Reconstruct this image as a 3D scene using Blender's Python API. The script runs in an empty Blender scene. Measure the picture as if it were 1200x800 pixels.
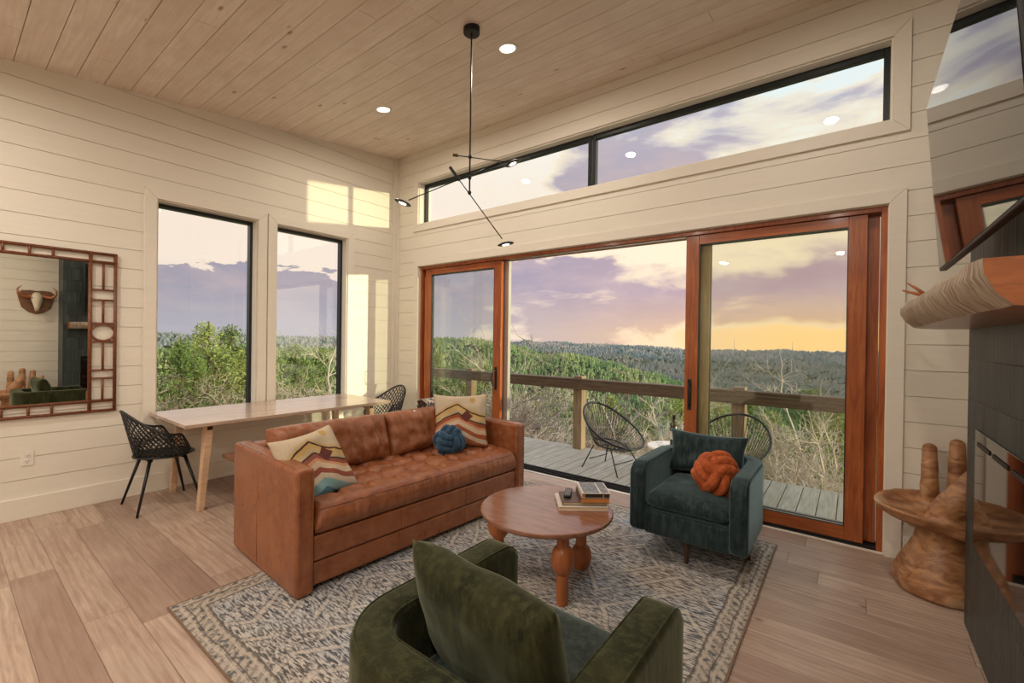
import bpy, bmesh, math, random
from mathutils import Vector, Matrix, noise
PI=math.pi
random.seed(7)
SC=bpy.context.scene
COL=SC.collection
# ------------------------------------------------------------------ helpers
def tag(o,label=None,cat=None,group=None,kind=None):
    if label: o['label']=label
    if cat: o['category']=cat
    if group: o['group']=group
    if kind: o['kind']=kind
    return o
def thing(name,label,cat,loc=(0,0,0),rz=0,group=None,kind=None):
    o=bpy.data.objects.new(name,None); COL.objects.link(o)
    o.empty_display_size=.05; o.location=loc; o.rotation_euler=(0,0,rz)
    return tag(o,label,cat,group,kind)
def kids(o): return [c for c in bpy.data.objects if c.parent==o]
def copy_tree(o,parent=None):
    c=o.copy(); COL.objects.link(c)
    if parent: c.parent=parent
    for ch in kids(o): copy_tree(ch,c)
    return c
class MB:
    def __init__(s): s.v=[]; s.f=[]
    def add(s,vs,fs):
        n=len(s.v); s.v.extend([tuple(v) for v in vs]); s.f.extend([tuple(i+n for i in f) for f in fs]); return s
    def box(s,x0,x1,y0,y1,z0,z1):
        return s.add([(x0,y0,z0),(x1,y0,z0),(x1,y1,z0),(x0,y1,z0),(x0,y0,z1),(x1,y0,z1),(x1,y1,z1),(x0,y1,z1)],
                     [(0,3,2,1),(4,5,6,7),(0,1,5,4),(1,2,6,5),(2,3,7,6),(3,0,4,7)])
    def hexa(s,p): return s.add(p,[(0,3,2,1),(4,5,6,7),(0,1,5,4),(1,2,6,5),(2,3,7,6),(3,0,4,7)])
    def tube(s,pts,r,n=8,closed=False,cap=True):
        pts=[Vector(p) for p in pts]; m=len(pts)
        rs=r if isinstance(r,(list,tuple)) else [r]*m
        vs=[]; prev=None
        for i,p in enumerate(pts):
            if closed: t=pts[(i+1)%m]-pts[i-1]
            else: t=pts[min(i+1,m-1)]-pts[max(i-1,0)]
            t=t.normalized() if t.length>1e-9 else Vector((0,0,1))
            if prev is None:
                a=Vector((0,0,1)) if abs(t.z)<.9 else Vector((1,0,0))
                u=t.cross(a).normalized()
            else:
                u=prev-t*prev.dot(t); u=u.normalized() if u.length>1e-6 else t.orthogonal().normalized()
            w=t.cross(u); prev=u
            for k in range(n):
                a=2*PI*k/n; vs.append(p+(u*math.cos(a)+w*math.sin(a))*rs[i])
        fs=[]
        for i in range(m if closed else m-1):
            for k in range(n):
                j=(i+1)%m
                fs.append((i*n+k,i*n+(k+1)%n,j*n+(k+1)%n,j*n+k))
        if cap and not closed:
            fs.append(tuple(range(n-1,-1,-1))); fs.append(tuple((m-1)*n+k for k in range(n)))
        return s.add(vs,fs)
    def lathe(s,prof,c=(0,0,0),n=32,sx=1,sy=1,cap=True):
        vs=[];fs=[];m=len(prof)
        for (r,z) in prof:
            for k in range(n):
                a=2*PI*k/n; vs.append((c[0]+r*sx*math.cos(a),c[1]+r*sy*math.sin(a),c[2]+z))
        for i in range(m-1):
            for k in range(n): fs.append((i*n+k,i*n+(k+1)%n,(i+1)*n+(k+1)%n,(i+1)*n+k))
        if cap:
            fs.append(tuple(range(n-1,-1,-1))); fs.append(tuple((m-1)*n+k for k in range(n)))
        return s.add(vs,fs)
    def grid(s,fn,nu,nv,wu=False):
        vs=[fn(i/(nu if wu else nu-1),j/(nv-1)) for i in range(nu) for j in range(nv)]
        fs=[]
        for i in range(nu if wu else nu-1):
            for j in range(nv-1):
                a=i*nv+j; b=((i+1)%nu)*nv+j; fs.append((a,b,b+1,a+1))
        return s.add(vs,fs)
    def ell(s,c,r,n=16,m=10,M=None):
        vs=[];fs=[]
        for i in range(m+1):
            ph=PI*i/m
            for k in range(n):
                a=2*PI*k/n; v=Vector((r[0]*math.sin(ph)*math.cos(a),r[1]*math.sin(ph)*math.sin(a),r[2]*math.cos(ph)))
                if M: v=M@v
                vs.append(v+Vector(c))
        for i in range(m):
            for k in range(n): fs.append((i*n+k,(i+1)*n+k,(i+1)*n+(k+1)%n,i*n+(k+1)%n))
        return s.add(vs,fs)
    def xf(s,M,start=0):
        s.v[start:]=[tuple(M@Vector(v)) for v in s.v[start:]]; return s
    def build(s,name,mat,parent=None,smooth=False,bevel=0,seg=2,sub=0,loc=None,merge=False,angle=None):
        me=bpy.data.meshes.new(name); me.from_pydata(s.v,[],s.f)
        me.validate(verbose=False)
        if merge:
            bm=bmesh.new(); bm.from_mesh(me); bmesh.ops.remove_doubles(bm,verts=bm.verts,dist=1e-5)
            bmesh.ops.recalc_face_normals(bm,faces=bm.faces); bm.to_mesh(me); bm.free()
        if mat: me.materials.append(mat)
        o=bpy.data.objects.new(name,me); COL.objects.link(o)
        if parent: o.parent=parent
        if loc: o.location=loc
        if bevel:
            b=o.modifiers.new('bevel','BEVEL'); b.width=bevel; b.segments=seg; b.limit_method='ANGLE'; b.angle_limit=math.radians(40)
            smooth=True
        if sub:
            b=o.modifiers.new('sub','SUBSURF'); b.levels=sub; b.render_levels=sub
        if smooth:
            if angle is None and not bevel: 
                for p in me.polygons: p.use_smooth=True
            else:
                me.shade_smooth() if hasattr(me,'shade_smooth') else None
                for p in me.polygons: p.use_smooth=True
                try:
                    me.set_sharp_from_angle(angle=math.radians(angle or 50))
                except Exception: pass
        return o
def pillow_mb(w,h,t,n=26,pinch=.07,nz=.006,sd=0,p=2.6,wr=0):
    """stuffed cushion standing in the local XZ plane: x width, z height, y thickness"""
    mb=MB()
    def pt(a,b,sg):
        u=a*2-1; v=b*2-1
        e=max(0,(1-abs(u)**p))*max(0,(1-abs(v)**p))
        th=t/2*(e**.42)
        x=u*w/2*(1-pinch*(1-abs(v)**2)*abs(u)**3*.9) ; z=v*h/2*(1-pinch*(1-abs(u)**2)*abs(v)**3)
        q=noise.noise(Vector((u*2.2+sd,v*2.2,sg+sd)))*nz*2*(e**.3)
        if wr: q+=wr*e**.3*noise.noise(Vector((u*9+sd,v*2.2+u*1.5,sg*3+sd)))
        return (x,sg*(th+q*(1 if e>0 else 0)),z)
    mb.grid(lambda a,b:pt(a,b,1),n,n); mb.grid(lambda a,b:pt(a,1-b,-1),n,n)
    return mb
# ------------------------------------------------------------------ materials
MATS={}
class NT:
    def __init__(s,name,rough=.5,spec=.5,metal=0):
        m=bpy.data.materials.new(name); m.use_nodes=True; s.m=m; s.t=m.node_tree; s.n=s.t.nodes; s.l=s.t.links
        s.b=s.n['Principled BSDF']; s.b.inputs['Roughness'].default_value=rough; s.b.inputs['Metallic'].default_value=metal
        s.b.inputs['Specular IOR Level'].default_value=spec
        s._tc=None
    def N(s,t,**k):
        n=s.n.new(t)
        for a,v in k.items(): setattr(n,a,v)
        return n
    def tc(s,w='Object'):
        if not s._tc: s._tc=s.N('ShaderNodeTexCoord')
        return s._tc.outputs[w]
    def L(s,a,b): s.l.new(a,b)
    def setin(s,inp,v):
        if hasattr(v,'is_output') or isinstance(v,bpy.types.NodeSocket): s.l.new(v,inp)
        else: inp.default_value=v
    def mapping(s,vec,scale=(1,1,1),rot=(0,0,0),loc=(0,0,0)):
        n=s.N('ShaderNodeMapping'); s.L(vec,n.inputs[0]); n.inputs['Scale'].default_value=scale; n.inputs['Rotation'].default_value=rot; n.inputs['Location'].default_value=loc
        return n.outputs[0]
    def noise(s,vec,scale=5,detail=4,rough=.55,dist=0,out=0):
        n=s.N('ShaderNodeTexNoise'); s.L(vec,n.inputs['Vector']); n.inputs['Scale'].default_value=scale; n.inputs['Detail'].default_value=detail
        n.inputs['Roughness'].default_value=rough; n.inputs['Distortion'].default_value=dist
        return n.outputs[out]
    def vor(s,vec,scale=5,out='Distance',feature='F1'):
        n=s.N('ShaderNodeTexVoronoi',feature=feature); s.L(vec,n.inputs['Vector']); n.inputs['Scale'].default_value=scale
        return n.outputs[out]
    def white(s,vec,dim='3D',out=0):
        n=s.N('ShaderNodeTexWhiteNoise',noise_dimensions=dim)
        s.L(vec,n.inputs['W' if dim=='1D' else 'Vector']); return n.outputs[out]
    def math(s,op,a,b=0,c=0,clamp=False):
        n=s.N('ShaderNodeMath',operation=op); n.use_clamp=clamp
        s.setin(n.inputs[0],a); s.setin(n.inputs[1],b); s.setin(n.inputs[2],c); return n.outputs[0]
    def sep(s,vec):
        n=s.N('ShaderNodeSeparateXYZ'); s.L(vec,n.inputs[0]); return n.outputs
    def comb(s,x=0,y=0,z=0):
        n=s.N('ShaderNodeCombineXYZ'); s.setin(n.inputs[0],x); s.setin(n.inputs[1],y); s.setin(n.inputs[2],z); return n.outputs[0]
    def ramp(s,f,stops,interp='LINEAR'):
        n=s.N('ShaderNodeValToRGB'); s.setin(n.inputs[0],f); cr=n.color_ramp; cr.interpolation=interp
        while len(cr.elements)>1: cr.elements.remove(cr.elements[-1])
        for i,(p,c) in enumerate(stops):
            c=c if isinstance(c,(tuple,list)) else (c,c,c)
            e=cr.elements[0] if i==0 else cr.elements.new(p)
            e.position=p; e.color=(*c[:3],1)
        return n.outputs[0]
    def mix(s,f,a,b,blend='MIX'):
        n=s.N('ShaderNodeMix',data_type='RGBA',blend_type=blend)
        s.setin(n.inputs[0],f)
        for k,v in ((6,a),(7,b)):
            if isinstance(v,(tuple,list)): n.inputs[k].default_value=(*v[:3],1)
            elif isinstance(v,(int,float)): n.inputs[k].default_value=(v,v,v,1)
            else: s.L(v,n.inputs[k])
        return n.outputs[2]
    def mr(s,v,a,b,c=0,d=1):
        n=s.N('ShaderNodeMapRange'); s.setin(n.inputs[0],v)
        for i,x in enumerate((a,b,c,d)): n.inputs[i+1].default_value=x
        return n.outputs[0]
    def col(s,c):
        if isinstance(c,(tuple,list)): s.b.inputs['Base Color'].default_value=(*c[:3],1)
        else: s.L(c,s.b.inputs['Base Color'])
        return s
    def rough(s,v): s.setin(s.b.inputs['Roughness'],v); return s
    def bump(s,h,st=.3,d=.01):
        n=s.N('ShaderNodeBump'); n.inputs['Strength'].default_value=st; n.inputs['Distance'].default_value=d
        s.L(h,n.inputs['Height']); s.L(n.outputs[0],s.b.inputs['Normal']); return s
def srgb(r,g,b):
    f=lambda c:(c/255/12.92 if c/255<=.04045 else ((c/255+.055)/1.055)**2.4)
    return (f(r),f(g),f(b))
def plain(name,c,rough=.5,metal=0,spec=.5,var=.08,scale=6,bump=0,bs=60):
    t=NT(name,rough,spec,metal); n=t.noise(t.tc(),scale,4)
    t.col(t.mix(t.mr(n,.3,.7),tuple(x*(1-var) for x in c),tuple(min(1,x*(1+var)) for x in c)))
    if bump: t.bump(t.noise(t.tc(),bs,3),bump,.003)
    return t.m
# painted shiplap
def m_paint(name,c):
    t=NT(name,.5,.35); v=t.tc()
    g=t.noise(t.mapping(v,(1,1,14)),3,5); k=t.noise(v,1.3,2)
    spots=t.vor(v,3.1); 
    cc=t.mix(t.mr(g,.35,.7),tuple(x*.96 for x in c),c); cc=t.mix(t.mr(k,.3,.7,0,.35),cc,tuple(x*y for x,y in zip(c,(.97,.94,.9))))
    cc=t.mix(t.mr(spots,.03,.0,0,.35),cc,(.3,.22,.15))
    t.col(cc); t.bump(g,.12,.003); return t.m
P_WALL=m_paint('shiplap_paint',(.80,.755,.665))
P_TRIM=m_paint('trim_paint',(.80,.75,.66))
def m_ceiling():
    t=NT('whitewashed_pine',.38,.4); v=t.tc(); s=t.sep(v)
    row=t.math('FLOOR',t.math('DIVIDE',s[1],.1745)); rnd=t.white(row,'1D')
    vv=t.comb(t.math('ADD',s[0],t.math('MULTIPLY',rnd,37)),s[1],0)
    g=t.noise(t.mapping(vv,(.9,11,1)),3.2,6,.6,.6)
    kn=t.vor(t.mapping(vv,(1,2.2,1)),2.2); 
    base=t.mix(t.mr(g,.3,.75),(.74,.62,.515),(.92,.84,.755))
    base=t.mix(t.math('MULTIPLY',rnd,.35),base,(.70,.60,.50))
    big=t.noise(vv,2.4,3); base=t.mix(t.mr(big,.4,.72,0,.4),base,(.60,.46,.35))
    base=t.mix(t.mr(kn,.095,.03,0,.8),base,(.24,.14,.08)); kk=t.vor(t.mapping(vv,(1.3,3,1)),3.6); base=t.mix(t.mr(kk,.05,.02,0,.6),base,(.30,.18,.10))
    t.col(base); t.bump(g,.25,.004); t.rough(t.mr(g,.3,.7,.32,.5)); return t.m
P_CEIL=m_ceiling()
def m_floor():
    t=NT('oak_floor',.42,.45); v=t.tc(); s=t.sep(v); W=.187; Ln=1.75
    yr=t.math('DIVIDE',s[1],W); row=t.math('FLOOR',yr); r1=t.white(row,'1D')
    xr=t.math('ADD',t.math('DIVIDE',s[0],Ln),t.math('MULTIPLY',r1,7.3)); ci=t.math('FLOOR',xr)
    cell=t.comb(row,ci,0); rc=t.white(cell,'3D'); rcol=t.white(t.comb(row,ci,5.),'3D')
    fy=t.math('ABSOLUTE',t.math('SUBTRACT',t.math('FRACT',yr),.5)); fx=t.math('ABSOLUTE',t.math('SUBTRACT',t.math('FRACT',xr),.5))
    gap=t.math('MAXIMUM',t.mr(fy,.489,.4965),t.mr(fx,.4985,.4996))
    vv=t.comb(t.math('ADD',s[0],t.math('MULTIPLY',rc,53)),t.math('ADD',s[1],t.math('MULTIPLY',rcol,9)),0)
    g=t.noise(t.mapping(vv,(1.2,13,1)),2.6,7,.62,.8)
    cath=t.N('ShaderNodeTexWave',wave_type='BANDS',bands_direction='Y'); t.L(t.mapping(vv,(.35,3.2,1)),cath.inputs[0])
    cath.inputs['Scale'].default_value=2.6; cath.inputs['Distortion'].default_value=7; cath.inputs['Detail'].default_value=2; cath.inputs['Detail Scale'].default_value=.6
    base=t.mix(rc,(.32,.215,.165),(.53,.395,.31))
    base=t.mix(t.mr(g,.36,.62,.0,.55),base,(.25,.155,.11))
    base=t.mix(t.mr(cath.outputs[1],.0,.35,.28,0),base,(.22,.13,.085))
    base=t.mix(t.mr(t.noise(vv,1.7,2),.45,.7,0,.3),base,(.52,.42,.34))
    kn=t.vor(t.mapping(vv,(1,1.6,1)),1.9); base=t.mix(t.mr(kn,.07,.015,0,.8),base,(.10,.06,.04))
    base=t.mix(t.math('MULTIPLY',gap,.8),base,(.10,.06,.04))
    t.col(base); h=t.math('SUBTRACT',t.math('MULTIPLY',g,.25),gap); t.bump(h,.35,.003)
    t.rough(t.mr(g,.3,.7,.36,.52)); return t.m
P_FLOOR=m_floor()
def m_wood(name,c1,c2,rough=.35,scale=(1,12,12),k=3,spec=.5,coat=0):
    t=NT(name,rough,spec); v=t.tc(); g=t.noise(t.mapping(v,scale),k,6,.6,.7); b=t.noise(v,k*.8,3)
    c=t.mix(t.mr(g,.32,.7),c1,c2); c=t.mix(t.mr(b,.4,.7,0,.35),c,tuple(x*.7 for x in c1)); t.col(c); t.bump(g,.12,.002)
    t.b.inputs['Coat Weight'].default_value=coat; t.b.inputs['Coat Roughness'].default_value=.12
    return t.m
P_CEDAR=m_wood('red_cedar_vertical',(.26,.055,.012),(.50,.15,.04),.32,(12,12,1),3,.4,.1)
P_CEDARH=m_wood('red_cedar_horizontal',(.28,.06,.014),(.52,.155,.04),.32,(1,12,12),3,.4,.1)
P_SUNSTILE=m_wood('sunlit_cedar_stile',(.30,.22,.08),(.52,.42,.19),.4,(12,12,1))  # cedar stile as it looks in the sun, light painted into the colour
P_OAKT=m_wood('pale_ash',(.56,.36,.22),(.74,.53,.36),.4,(12,1.4,12))
P_DESKTOP=m_wood('pale_desk_top',(.44,.32,.24),(.60,.46,.36),.2,(12,1.2,12),2.5,.5,.1)
P_TABLE=m_wood('acacia_table',(.18,.07,.036),(.31,.14,.085),.18,(2,12,12),2.4,.5,.25)
P_TABLEL=m_wood('acacia_leg',(.30,.085,.024),(.48,.16,.05),.38,(9,9,1.2),3)
P_WALNUT=m_wood('dark_walnut',(.045,.02,.01),(.09,.04,.02),.4,(9,9,1))
P_BAMBOO=m_wood('bamboo_fret',(.11,.03,.012),(.26,.085,.03),.35,(5,9,9),5)
P_BENCH=m_wood('walnut_bench',(.16,.07,.035),(.26,.12,.06),.4,(9,1,9))
def m_deck():
    t=NT('weathered_deck',.75,.3); v=t.tc(); s=t.sep(v)
    row=t.math('FLOOR',t.math('DIVIDE',t.math('ADD',s[0],2.),.145)); r=t.white(row,'1D')
    g=t.noise(t.mapping(t.comb(s[0],t.math('ADD',s[1],t.math('MULTIPLY',r,20)),s[2]),(16,1.2,1)),3,6)
    c=t.mix(t.mr(g,.3,.7),(.24,.225,.19),(.44,.42,.37)); c=t.mix(t.math('MULTIPLY',r,.5),c,(.24,.20,.15)); 
    kn=t.vor(t.mapping(v,(1,.6,1)),3); c=t.mix(t.mr(kn,.06,.02,0,.5),c,(.08,.07,.06)); t.col(c); t.bump(g,.3,.004); return t.m
P_DECK=m_deck()
P_RAIL=m_wood('rail_timber',(.085,.058,.038),(.19,.13,.085),.7,(1,14,14),3,.3)
P_POST=m_wood('post_timber',(.18,.125,.075),(.34,.25,.16),.7,(12,12,1),3,.3)
def m_leather(name,c1,c2,c3):
    t=NT(name,.36,.5); v=t.tc()
    a=t.noise(v,3,5,.6); b=t.noise(v,14,5,.65); w=t.noise(t.mapping(v,(3,3,3)),2,4,.6,1.5)
    c=t.mix(t.mr(a,.3,.7),c1,c2); c=t.mix(t.mr(b,.42,.72,0,.6),c,c3)
    t.col(c); pores=t.vor(v,420); cr=t.noise(v,22,6,.6,.8)
    h=t.math('ADD',t.math('MULTIPLY',pores,.12),t.math('ADD',t.math('MULTIPLY',cr,.8),w)); t.bump(h,.42,.014)
    t.rough(t.mr(b,.3,.7,.25,.42)); t.b.inputs['Coat Weight'].default_value=.2; return t.m
P_LEATHER=m_leather('cognac_leather',(.19,.052,.016),(.30,.098,.034),(.41,.165,.075))
P_STITCH=plain('leather_stitch',(.22,.06,.02),.6)
def m_velvet(name,c1,c2,sheen,tint):
    t=NT(name,.85,.15); v=t.tc(); a=t.noise(v,7,5,.65,.8); f=t.noise(v,240,2)
    st=t.noise(t.mapping(v,(14,14,2)),3,4,.6)
    c=t.mix(t.mr(a,.38,.62),c1,c2); c=t.mix(t.mr(st,.45,.65,0,.6),c,tuple(x*2.0 for x in c2)); c=t.mix(t.mr(f,.35,.65,0,.25),c,tuple(x*2 for x in c2)); t.col(c)
    t.b.inputs['Sheen Weight'].default_value=sheen; t.b.inputs['Sheen Roughness'].default_value=.35; t.b.inputs['Sheen Tint'].default_value=(*tint,1)
    t.bump(t.math('ADD',f,t.math('MULTIPLY',a,2)),.25,.004); return t.m
P_VELVET=m_velvet('moss_green_velvet',(.008,.0095,.004),(.027,.028,.0105),.6,(.46,.50,.36))
P_VELVET2=m_velvet('moss_green_velvet_seat',(.014,.020,.017),(.030,.039,.034),.8,(.55,.66,.64))
P_VELVETB=m_velvet('dark_teal_green_velvet',(.010,.018,.020),(.024,.038,.040),.85,(.45,.66,.72))
P_KBLUE=m_velvet('slate_blue_velvet',(.015,.035,.06),(.03,.065,.11),.6,(.5,.7,1))
P_KORANGE=m_velvet('rust_velvet',(.24,.050,.016),(.35,.085,.028),.3,(1,.5,.3))
def m_rug():
    t=NT('distressed_rug',.95,.05); v=t.tc(); s=t.sep(v)
    # rug spans x -1.235..1.235, y -1.47..1.47 in its own coordinates
    ex=t.math('SUBTRACT',1.235,t.math('ABSOLUTE',s[0])); ey=t.math('SUBTRACT',1.47,t.math('ABSOLUTE',s[1])); e=t.math('MINIMUM',ex,ey)
    wob=t.math('MULTIPLY',t.math('SUBTRACT',t.noise(v,4,3),.5),.05)
    e2=t.math('ADD',e,wob)
    # diamond lattice in the field
    P=.95
    dx=t.math('ABSOLUTE',t.math('SUBTRACT',t.math('FRACT',t.math('DIVIDE',t.math('ADD',s[0],wob),P)),.5))
    dy=t.math('ABSOLUTE',t.math('SUBTRACT',t.math('FRACT',t.math('DIVIDE',t.math('ADD',s[1],wob),P*1.3)),.5))
    d=t.math('ADD',dx,dy)
    ring=t.math('ABSOLUTE',t.math('SUBTRACT',t.math('FRACT',t.math('MULTIPLY',d,5)),.5))
    lines=t.mr(ring,.40,.47)
    inside=t.math('GREATER_THAN',d,.5)
    sA=t.noise(t.mapping(v,(6,34,1),(0,0,.75)),2.9,5,.6,.6); sB=t.noise(t.mapping(v,(6,34,1),(0,0,-.8)),2.9,5,.6,.6)
    sC=t.noise(t.mapping(v,(7,38,1),(0,0,1.6)),2.9,5,.6,.5)
    quad=t.math('GREATER_THAN',t.noise(v,2.1,1),.5)
    fld=t.mix(inside,sA,sB); fld=t.mix(quad,fld,sC)
    strokes=t.ramp(fld,[(.43,0),(.50,.5),(.54,1)])
    base=t.mix(t.mr(t.noise(v,1.6,2),.35,.65),(.48,.51,.56),(.66,.60,.52))
    ink=t.mix(t.mr(t.noise(v,2.3,2),.35,.65),(.045,.06,.085),(.15,.15,.145))
    c=t.mix(strokes,ink,base)
    warm=t.mr(t.noise(t.mapping(v,(1,1,1),(0,0,0),(3,1,0)),1.1,2),.45,.62); c=t.mix(t.math('MULTIPLY',warm,.6),c,t.mix(strokes,(.12,.10,.085),(.66,.54,.42)))
    lm=t.mr(t.noise(v,3.1,2),.38,.5)
    c=t.mix(t.math('MULTIPLY',t.math('MULTIPLY',lines,lm),.7),c,(.60,.53,.45))
    ln2=t.mr(ring,.33,.37); ln2=t.math('MULTIPLY',t.math('MULTIPLY',ln2,t.math('SUBTRACT',1,lines)),t.math('LESS_THAN',ring,.40)); c=t.mix(t.math('MULTIPLY',t.math('MULTIPLY',ln2,lm),.45),c,(.08,.09,.10))
    # teeth running along the bands of the lattice
    bc=t.mix(t.ramp(t.noise(t.mapping(v,(20,20,1)),1.6,4,.6),[(.40,0),(.50,1)]),(.13,.135,.14),(.50,.43,.36))
    teeth=t.math('GREATER_THAN',t.math('FRACT',t.math('MULTIPLY',t.math('ADD',s[0],s[1]),17)),.6)
    bc=t.mix(t.math('MULTIPLY',teeth,.45),bc,(.10,.10,.10))
    inb=t.math('LESS_THAN',e2,.135); c=t.mix(inb,c,bc)
    for k,(a,w) in enumerate(((.04,.007),(.06,.004),(.115,.007),(.135,.006))):
        l=t.math('LESS_THAN',t.math('ABSOLUTE',t.math('SUBTRACT',e2,a)),w); c=t.mix(t.math('MULTIPLY',l,.7),c,(.55,.48,.40) if k%2==0 else (.10,.085,.075))
    c=t.mix(t.math('LESS_THAN',e,.010),c,(.22,.14,.095))
    fine=t.noise(v,130,2); c=t.mix(t.mr(fine,.3,.7,0,.3),c,(.12,.12,.12))
    t.col(c); t.bump(t.math('ADD',fine,t.math('MULTIPLY',fld,2)),.5,.006); return t.m
P_RUG=m_rug()
def m_kilim(name,low):
    t=NT(name,.95,.05); v=t.tc(); s=t.sep(v)
    wob=t.math('MULTIPLY',t.math('SUBTRACT',t.noise(v,9,3),.5),.03)
    x=s[0]; z=t.math('ADD',s[2],wob)
    # mountain: peak left of centre falling to the right
    mtn=t.math('ADD',t.math('MULTIPLY',t.math('ABSOLUTE',t.math('ADD',x,.03)),.42),t.math('MULTIPLY',t.math('SINE',t.math('MULTIPLY',x,16)),.012))
    f=t.math('ADD',z,mtn)                   # -.25..+.25
    F=t.math('ADD',t.math('MULTIPLY',f,1.7),.5,clamp=True)
    tan=(.60,.49,.36); st=[(0,low[0]),(.10,low[1]),(.22,low[2]),(.31,(.62,.52,.40)),(.37,low[3]),(.43,(.66,.50,.36)),(.50,(.62,.30,.16)),(.535,low[4]),(.58,(.035,.03,.03)),(.60,(.56,.42,.24)),(.655,(.60,.40,.14)),(.70,(.08,.02,.02)),(.725,(.58,.44,.22)),(.76,tan)]
    c=t.ramp(F,st,'CONSTANT')
    # dark peak patch
    pk=t.math('ADD',t.math('MULTIPLY',t.math('ABSOLUTE',t.math('SUBTRACT',x,.045)),.9),t.math('ABSOLUTE',t.math('SUBTRACT',z,.035)))
    c=t.mix(t.math('LESS_THAN',pk,.05),c,(.12,.025,.025))
    dx=t.math('SUBTRACT',x,.10); dz=t.math('SUBTRACT',z,.17)
    rr=t.math('SQRT',t.math('ADD',t.math('MULTIPLY',dx,dx),t.math('MULTIPLY',dz,dz)))
    c=t.mix(t.math('LESS_THAN',rr,.026),c,(.52,.36,.13))
    fz=t.noise(v,150,2); c=t.mix(t.mr(fz,.3,.7,0,.3),c,tuple(x*.4 for x in tan)); t.col(c); t.bump(fz,.6,.006); return t.m
P_KILIM1=m_kilim('woven_pillow_teal',((.012,.02,.06),(.06,.20,.30),(.22,.42,.46),(.28,.07,.05),(.30,.08,.06)))
P_KILIM2=m_kilim('woven_pillow_green',((.05,.16,.16),(.10,.14,.04),(.40,.13,.05),(.38,.09,.03),(.34,.08,.03)))
P_BLACK=plain('black_metal',(.012,.012,.013),.4,.3)
P_BLACKPL=plain('black_plastic_mesh',(.010,.011,.012),.45)
P_BRASS=plain('aged_brass',(.18,.11,.05),.35,.9)
P_DARKFRAME=plain('black_window_frame',(.008,.013,.014),.3)
P_SEAL=plain('grey_aluminium',(.38,.37,.35),.4,.6)
P_WHITEPL=plain('white_plastic',(.78,.74,.66),.35)
P_SLOT=plain('dark_slot',(.01,.01,.01),.5)
def m_glass(name,tint,f=1.0):
    m=bpy.data.materials.new(name); m.use_nodes=True; nt=m.node_tree; nt.nodes.clear()
    o=nt.nodes.new('ShaderNodeOutputMaterial'); tr=nt.nodes.new('ShaderNodeBsdfTransparent'); gl=nt.nodes.new('ShaderNodeBsdfGlossy')
    mx=nt.nodes.new('ShaderNodeMixShader'); fr=nt.nodes.new('ShaderNodeLayerWeight'); pw=nt.nodes.new('ShaderNodeMath'); pw.operation='POWER'; pw.inputs[1].default_value=5.2; ad=nt.nodes.new('ShaderNodeMath'); ad.operation='MULTIPLY_ADD'; ad.inputs[1].default_value=.9; ad.inputs[2].default_value=.035; mu=nt.nodes.new('ShaderNodeMath'); mu.operation='MULTIPLY'; mu.inputs[1].default_value=f
    tr.inputs[0].default_value=(*tint,1); gl.inputs['Roughness'].default_value=0; 
    nt.links.new(fr.outputs['Facing'],pw.inputs[0]); nt.links.new(pw.outputs[0],ad.inputs[0]); nt.links.new(ad.outputs[0],mu.inputs[0]); nt.links.new(mu.outputs[0],mx.inputs[0]); nt.links.new(tr.outputs[0],mx.inputs[1]); nt.links.new(gl.outputs[0],mx.inputs[2]); nt.links.new(mx.outputs[0],o.inputs[0])
    return m
P_GLASS=m_glass('window_glass',(.97,.98,.96),1.)
P_GLASSD=m_glass('door_glass',(.955,.965,.945),1.0)
def m_mirror():
    t=NT('mirror_silver',.0,.5,1); n=t.noise(t.tc(),2,1); t.col(t.mix(n,(.80,.82,.78),(.84,.86,.82))); return t.m
P_MIRROR=m_mirror()
def m_tv():
    t=NT('tv_screen',.035,.5); n=t.noise(t.tc(),1,1); t.col(t.mix(n,(.002,.002,.002),(.004,.004,.004))); t.b.inputs['IOR'].default_value=1.75; return t.m
P_TV=m_tv()
def m_fglass():
    t=NT('fireplace_glass',.04,.5,.0); n=t.noise(t.tc(),1,1); t.col(t.mix(n,(.004,.003,.003),(.006,.005,.005))); t.b.inputs['IOR'].default_value=1.55; return t.m
P_FGLASS=m_fglass()
def m_slate():
    t=NT('stacked_slate',.42,.5); v=t.tc(); s=t.sep(v)
    zr=t.math('DIVIDE',t.math('SUBTRACT',s[2],-.01),.2); row=t.math('FLOOR',zr); r=t.white(row,'1D')
    vv=t.comb(s[0],t.math('ADD',s[1],t.math('MULTIPLY',r,9)),0)
    st=t.noise(t.comb(t.math('MULTIPLY',t.math('ADD',s[1],t.math('MULTIPLY',r,9)),42),t.math('MULTIPLY',s[0],42),t.math('MULTIPLY',s[2],1.5)),1,4,.6)
    colr=t.math('FLOOR',t.math('MULTIPLY',t.math('ADD',s[1],t.math('MULTIPLY',r,9)),13)); rc=t.white(t.comb(colr,row,0),'3D')
    c=t.mix(rc,(.022,.035,.036),(.055,.075,.072)); c=t.mix(t.mr(st,.38,.62,.7,0),c,(.008,.012,.013))
    fz=t.math('ABSOLUTE',t.math('SUBTRACT',t.math('FRACT',zr),.5)); gap=t.mr(fz,.48,.495); c=t.mix(gap,c,(.01,.01,.01)); t.col(c)
    t.bump(t.math('SUBTRACT',t.math('ADD',st,t.math('MULTIPLY',rc,.6)),gap),.6,.012); return t.m
P_SLATE=m_slate()
P_MANTEL=m_wood('mantel_slab',(.20,.055,.015),(.40,.13,.04),.35,(3,9,9),3,.5,.2)
def m_bark():
    t=NT('mantel_live_edge',.6,.3); v=t.tc(); n=t.noise(t.mapping(v,(5,30,5)),2,6,.65,.8)
    t.col(t.mix(t.mr(n,.35,.65),(.26,.14,.07),(.66,.58,.47))); t.bump(n,.8,.02); return t.m
P_BARK=m_bark()
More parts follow.
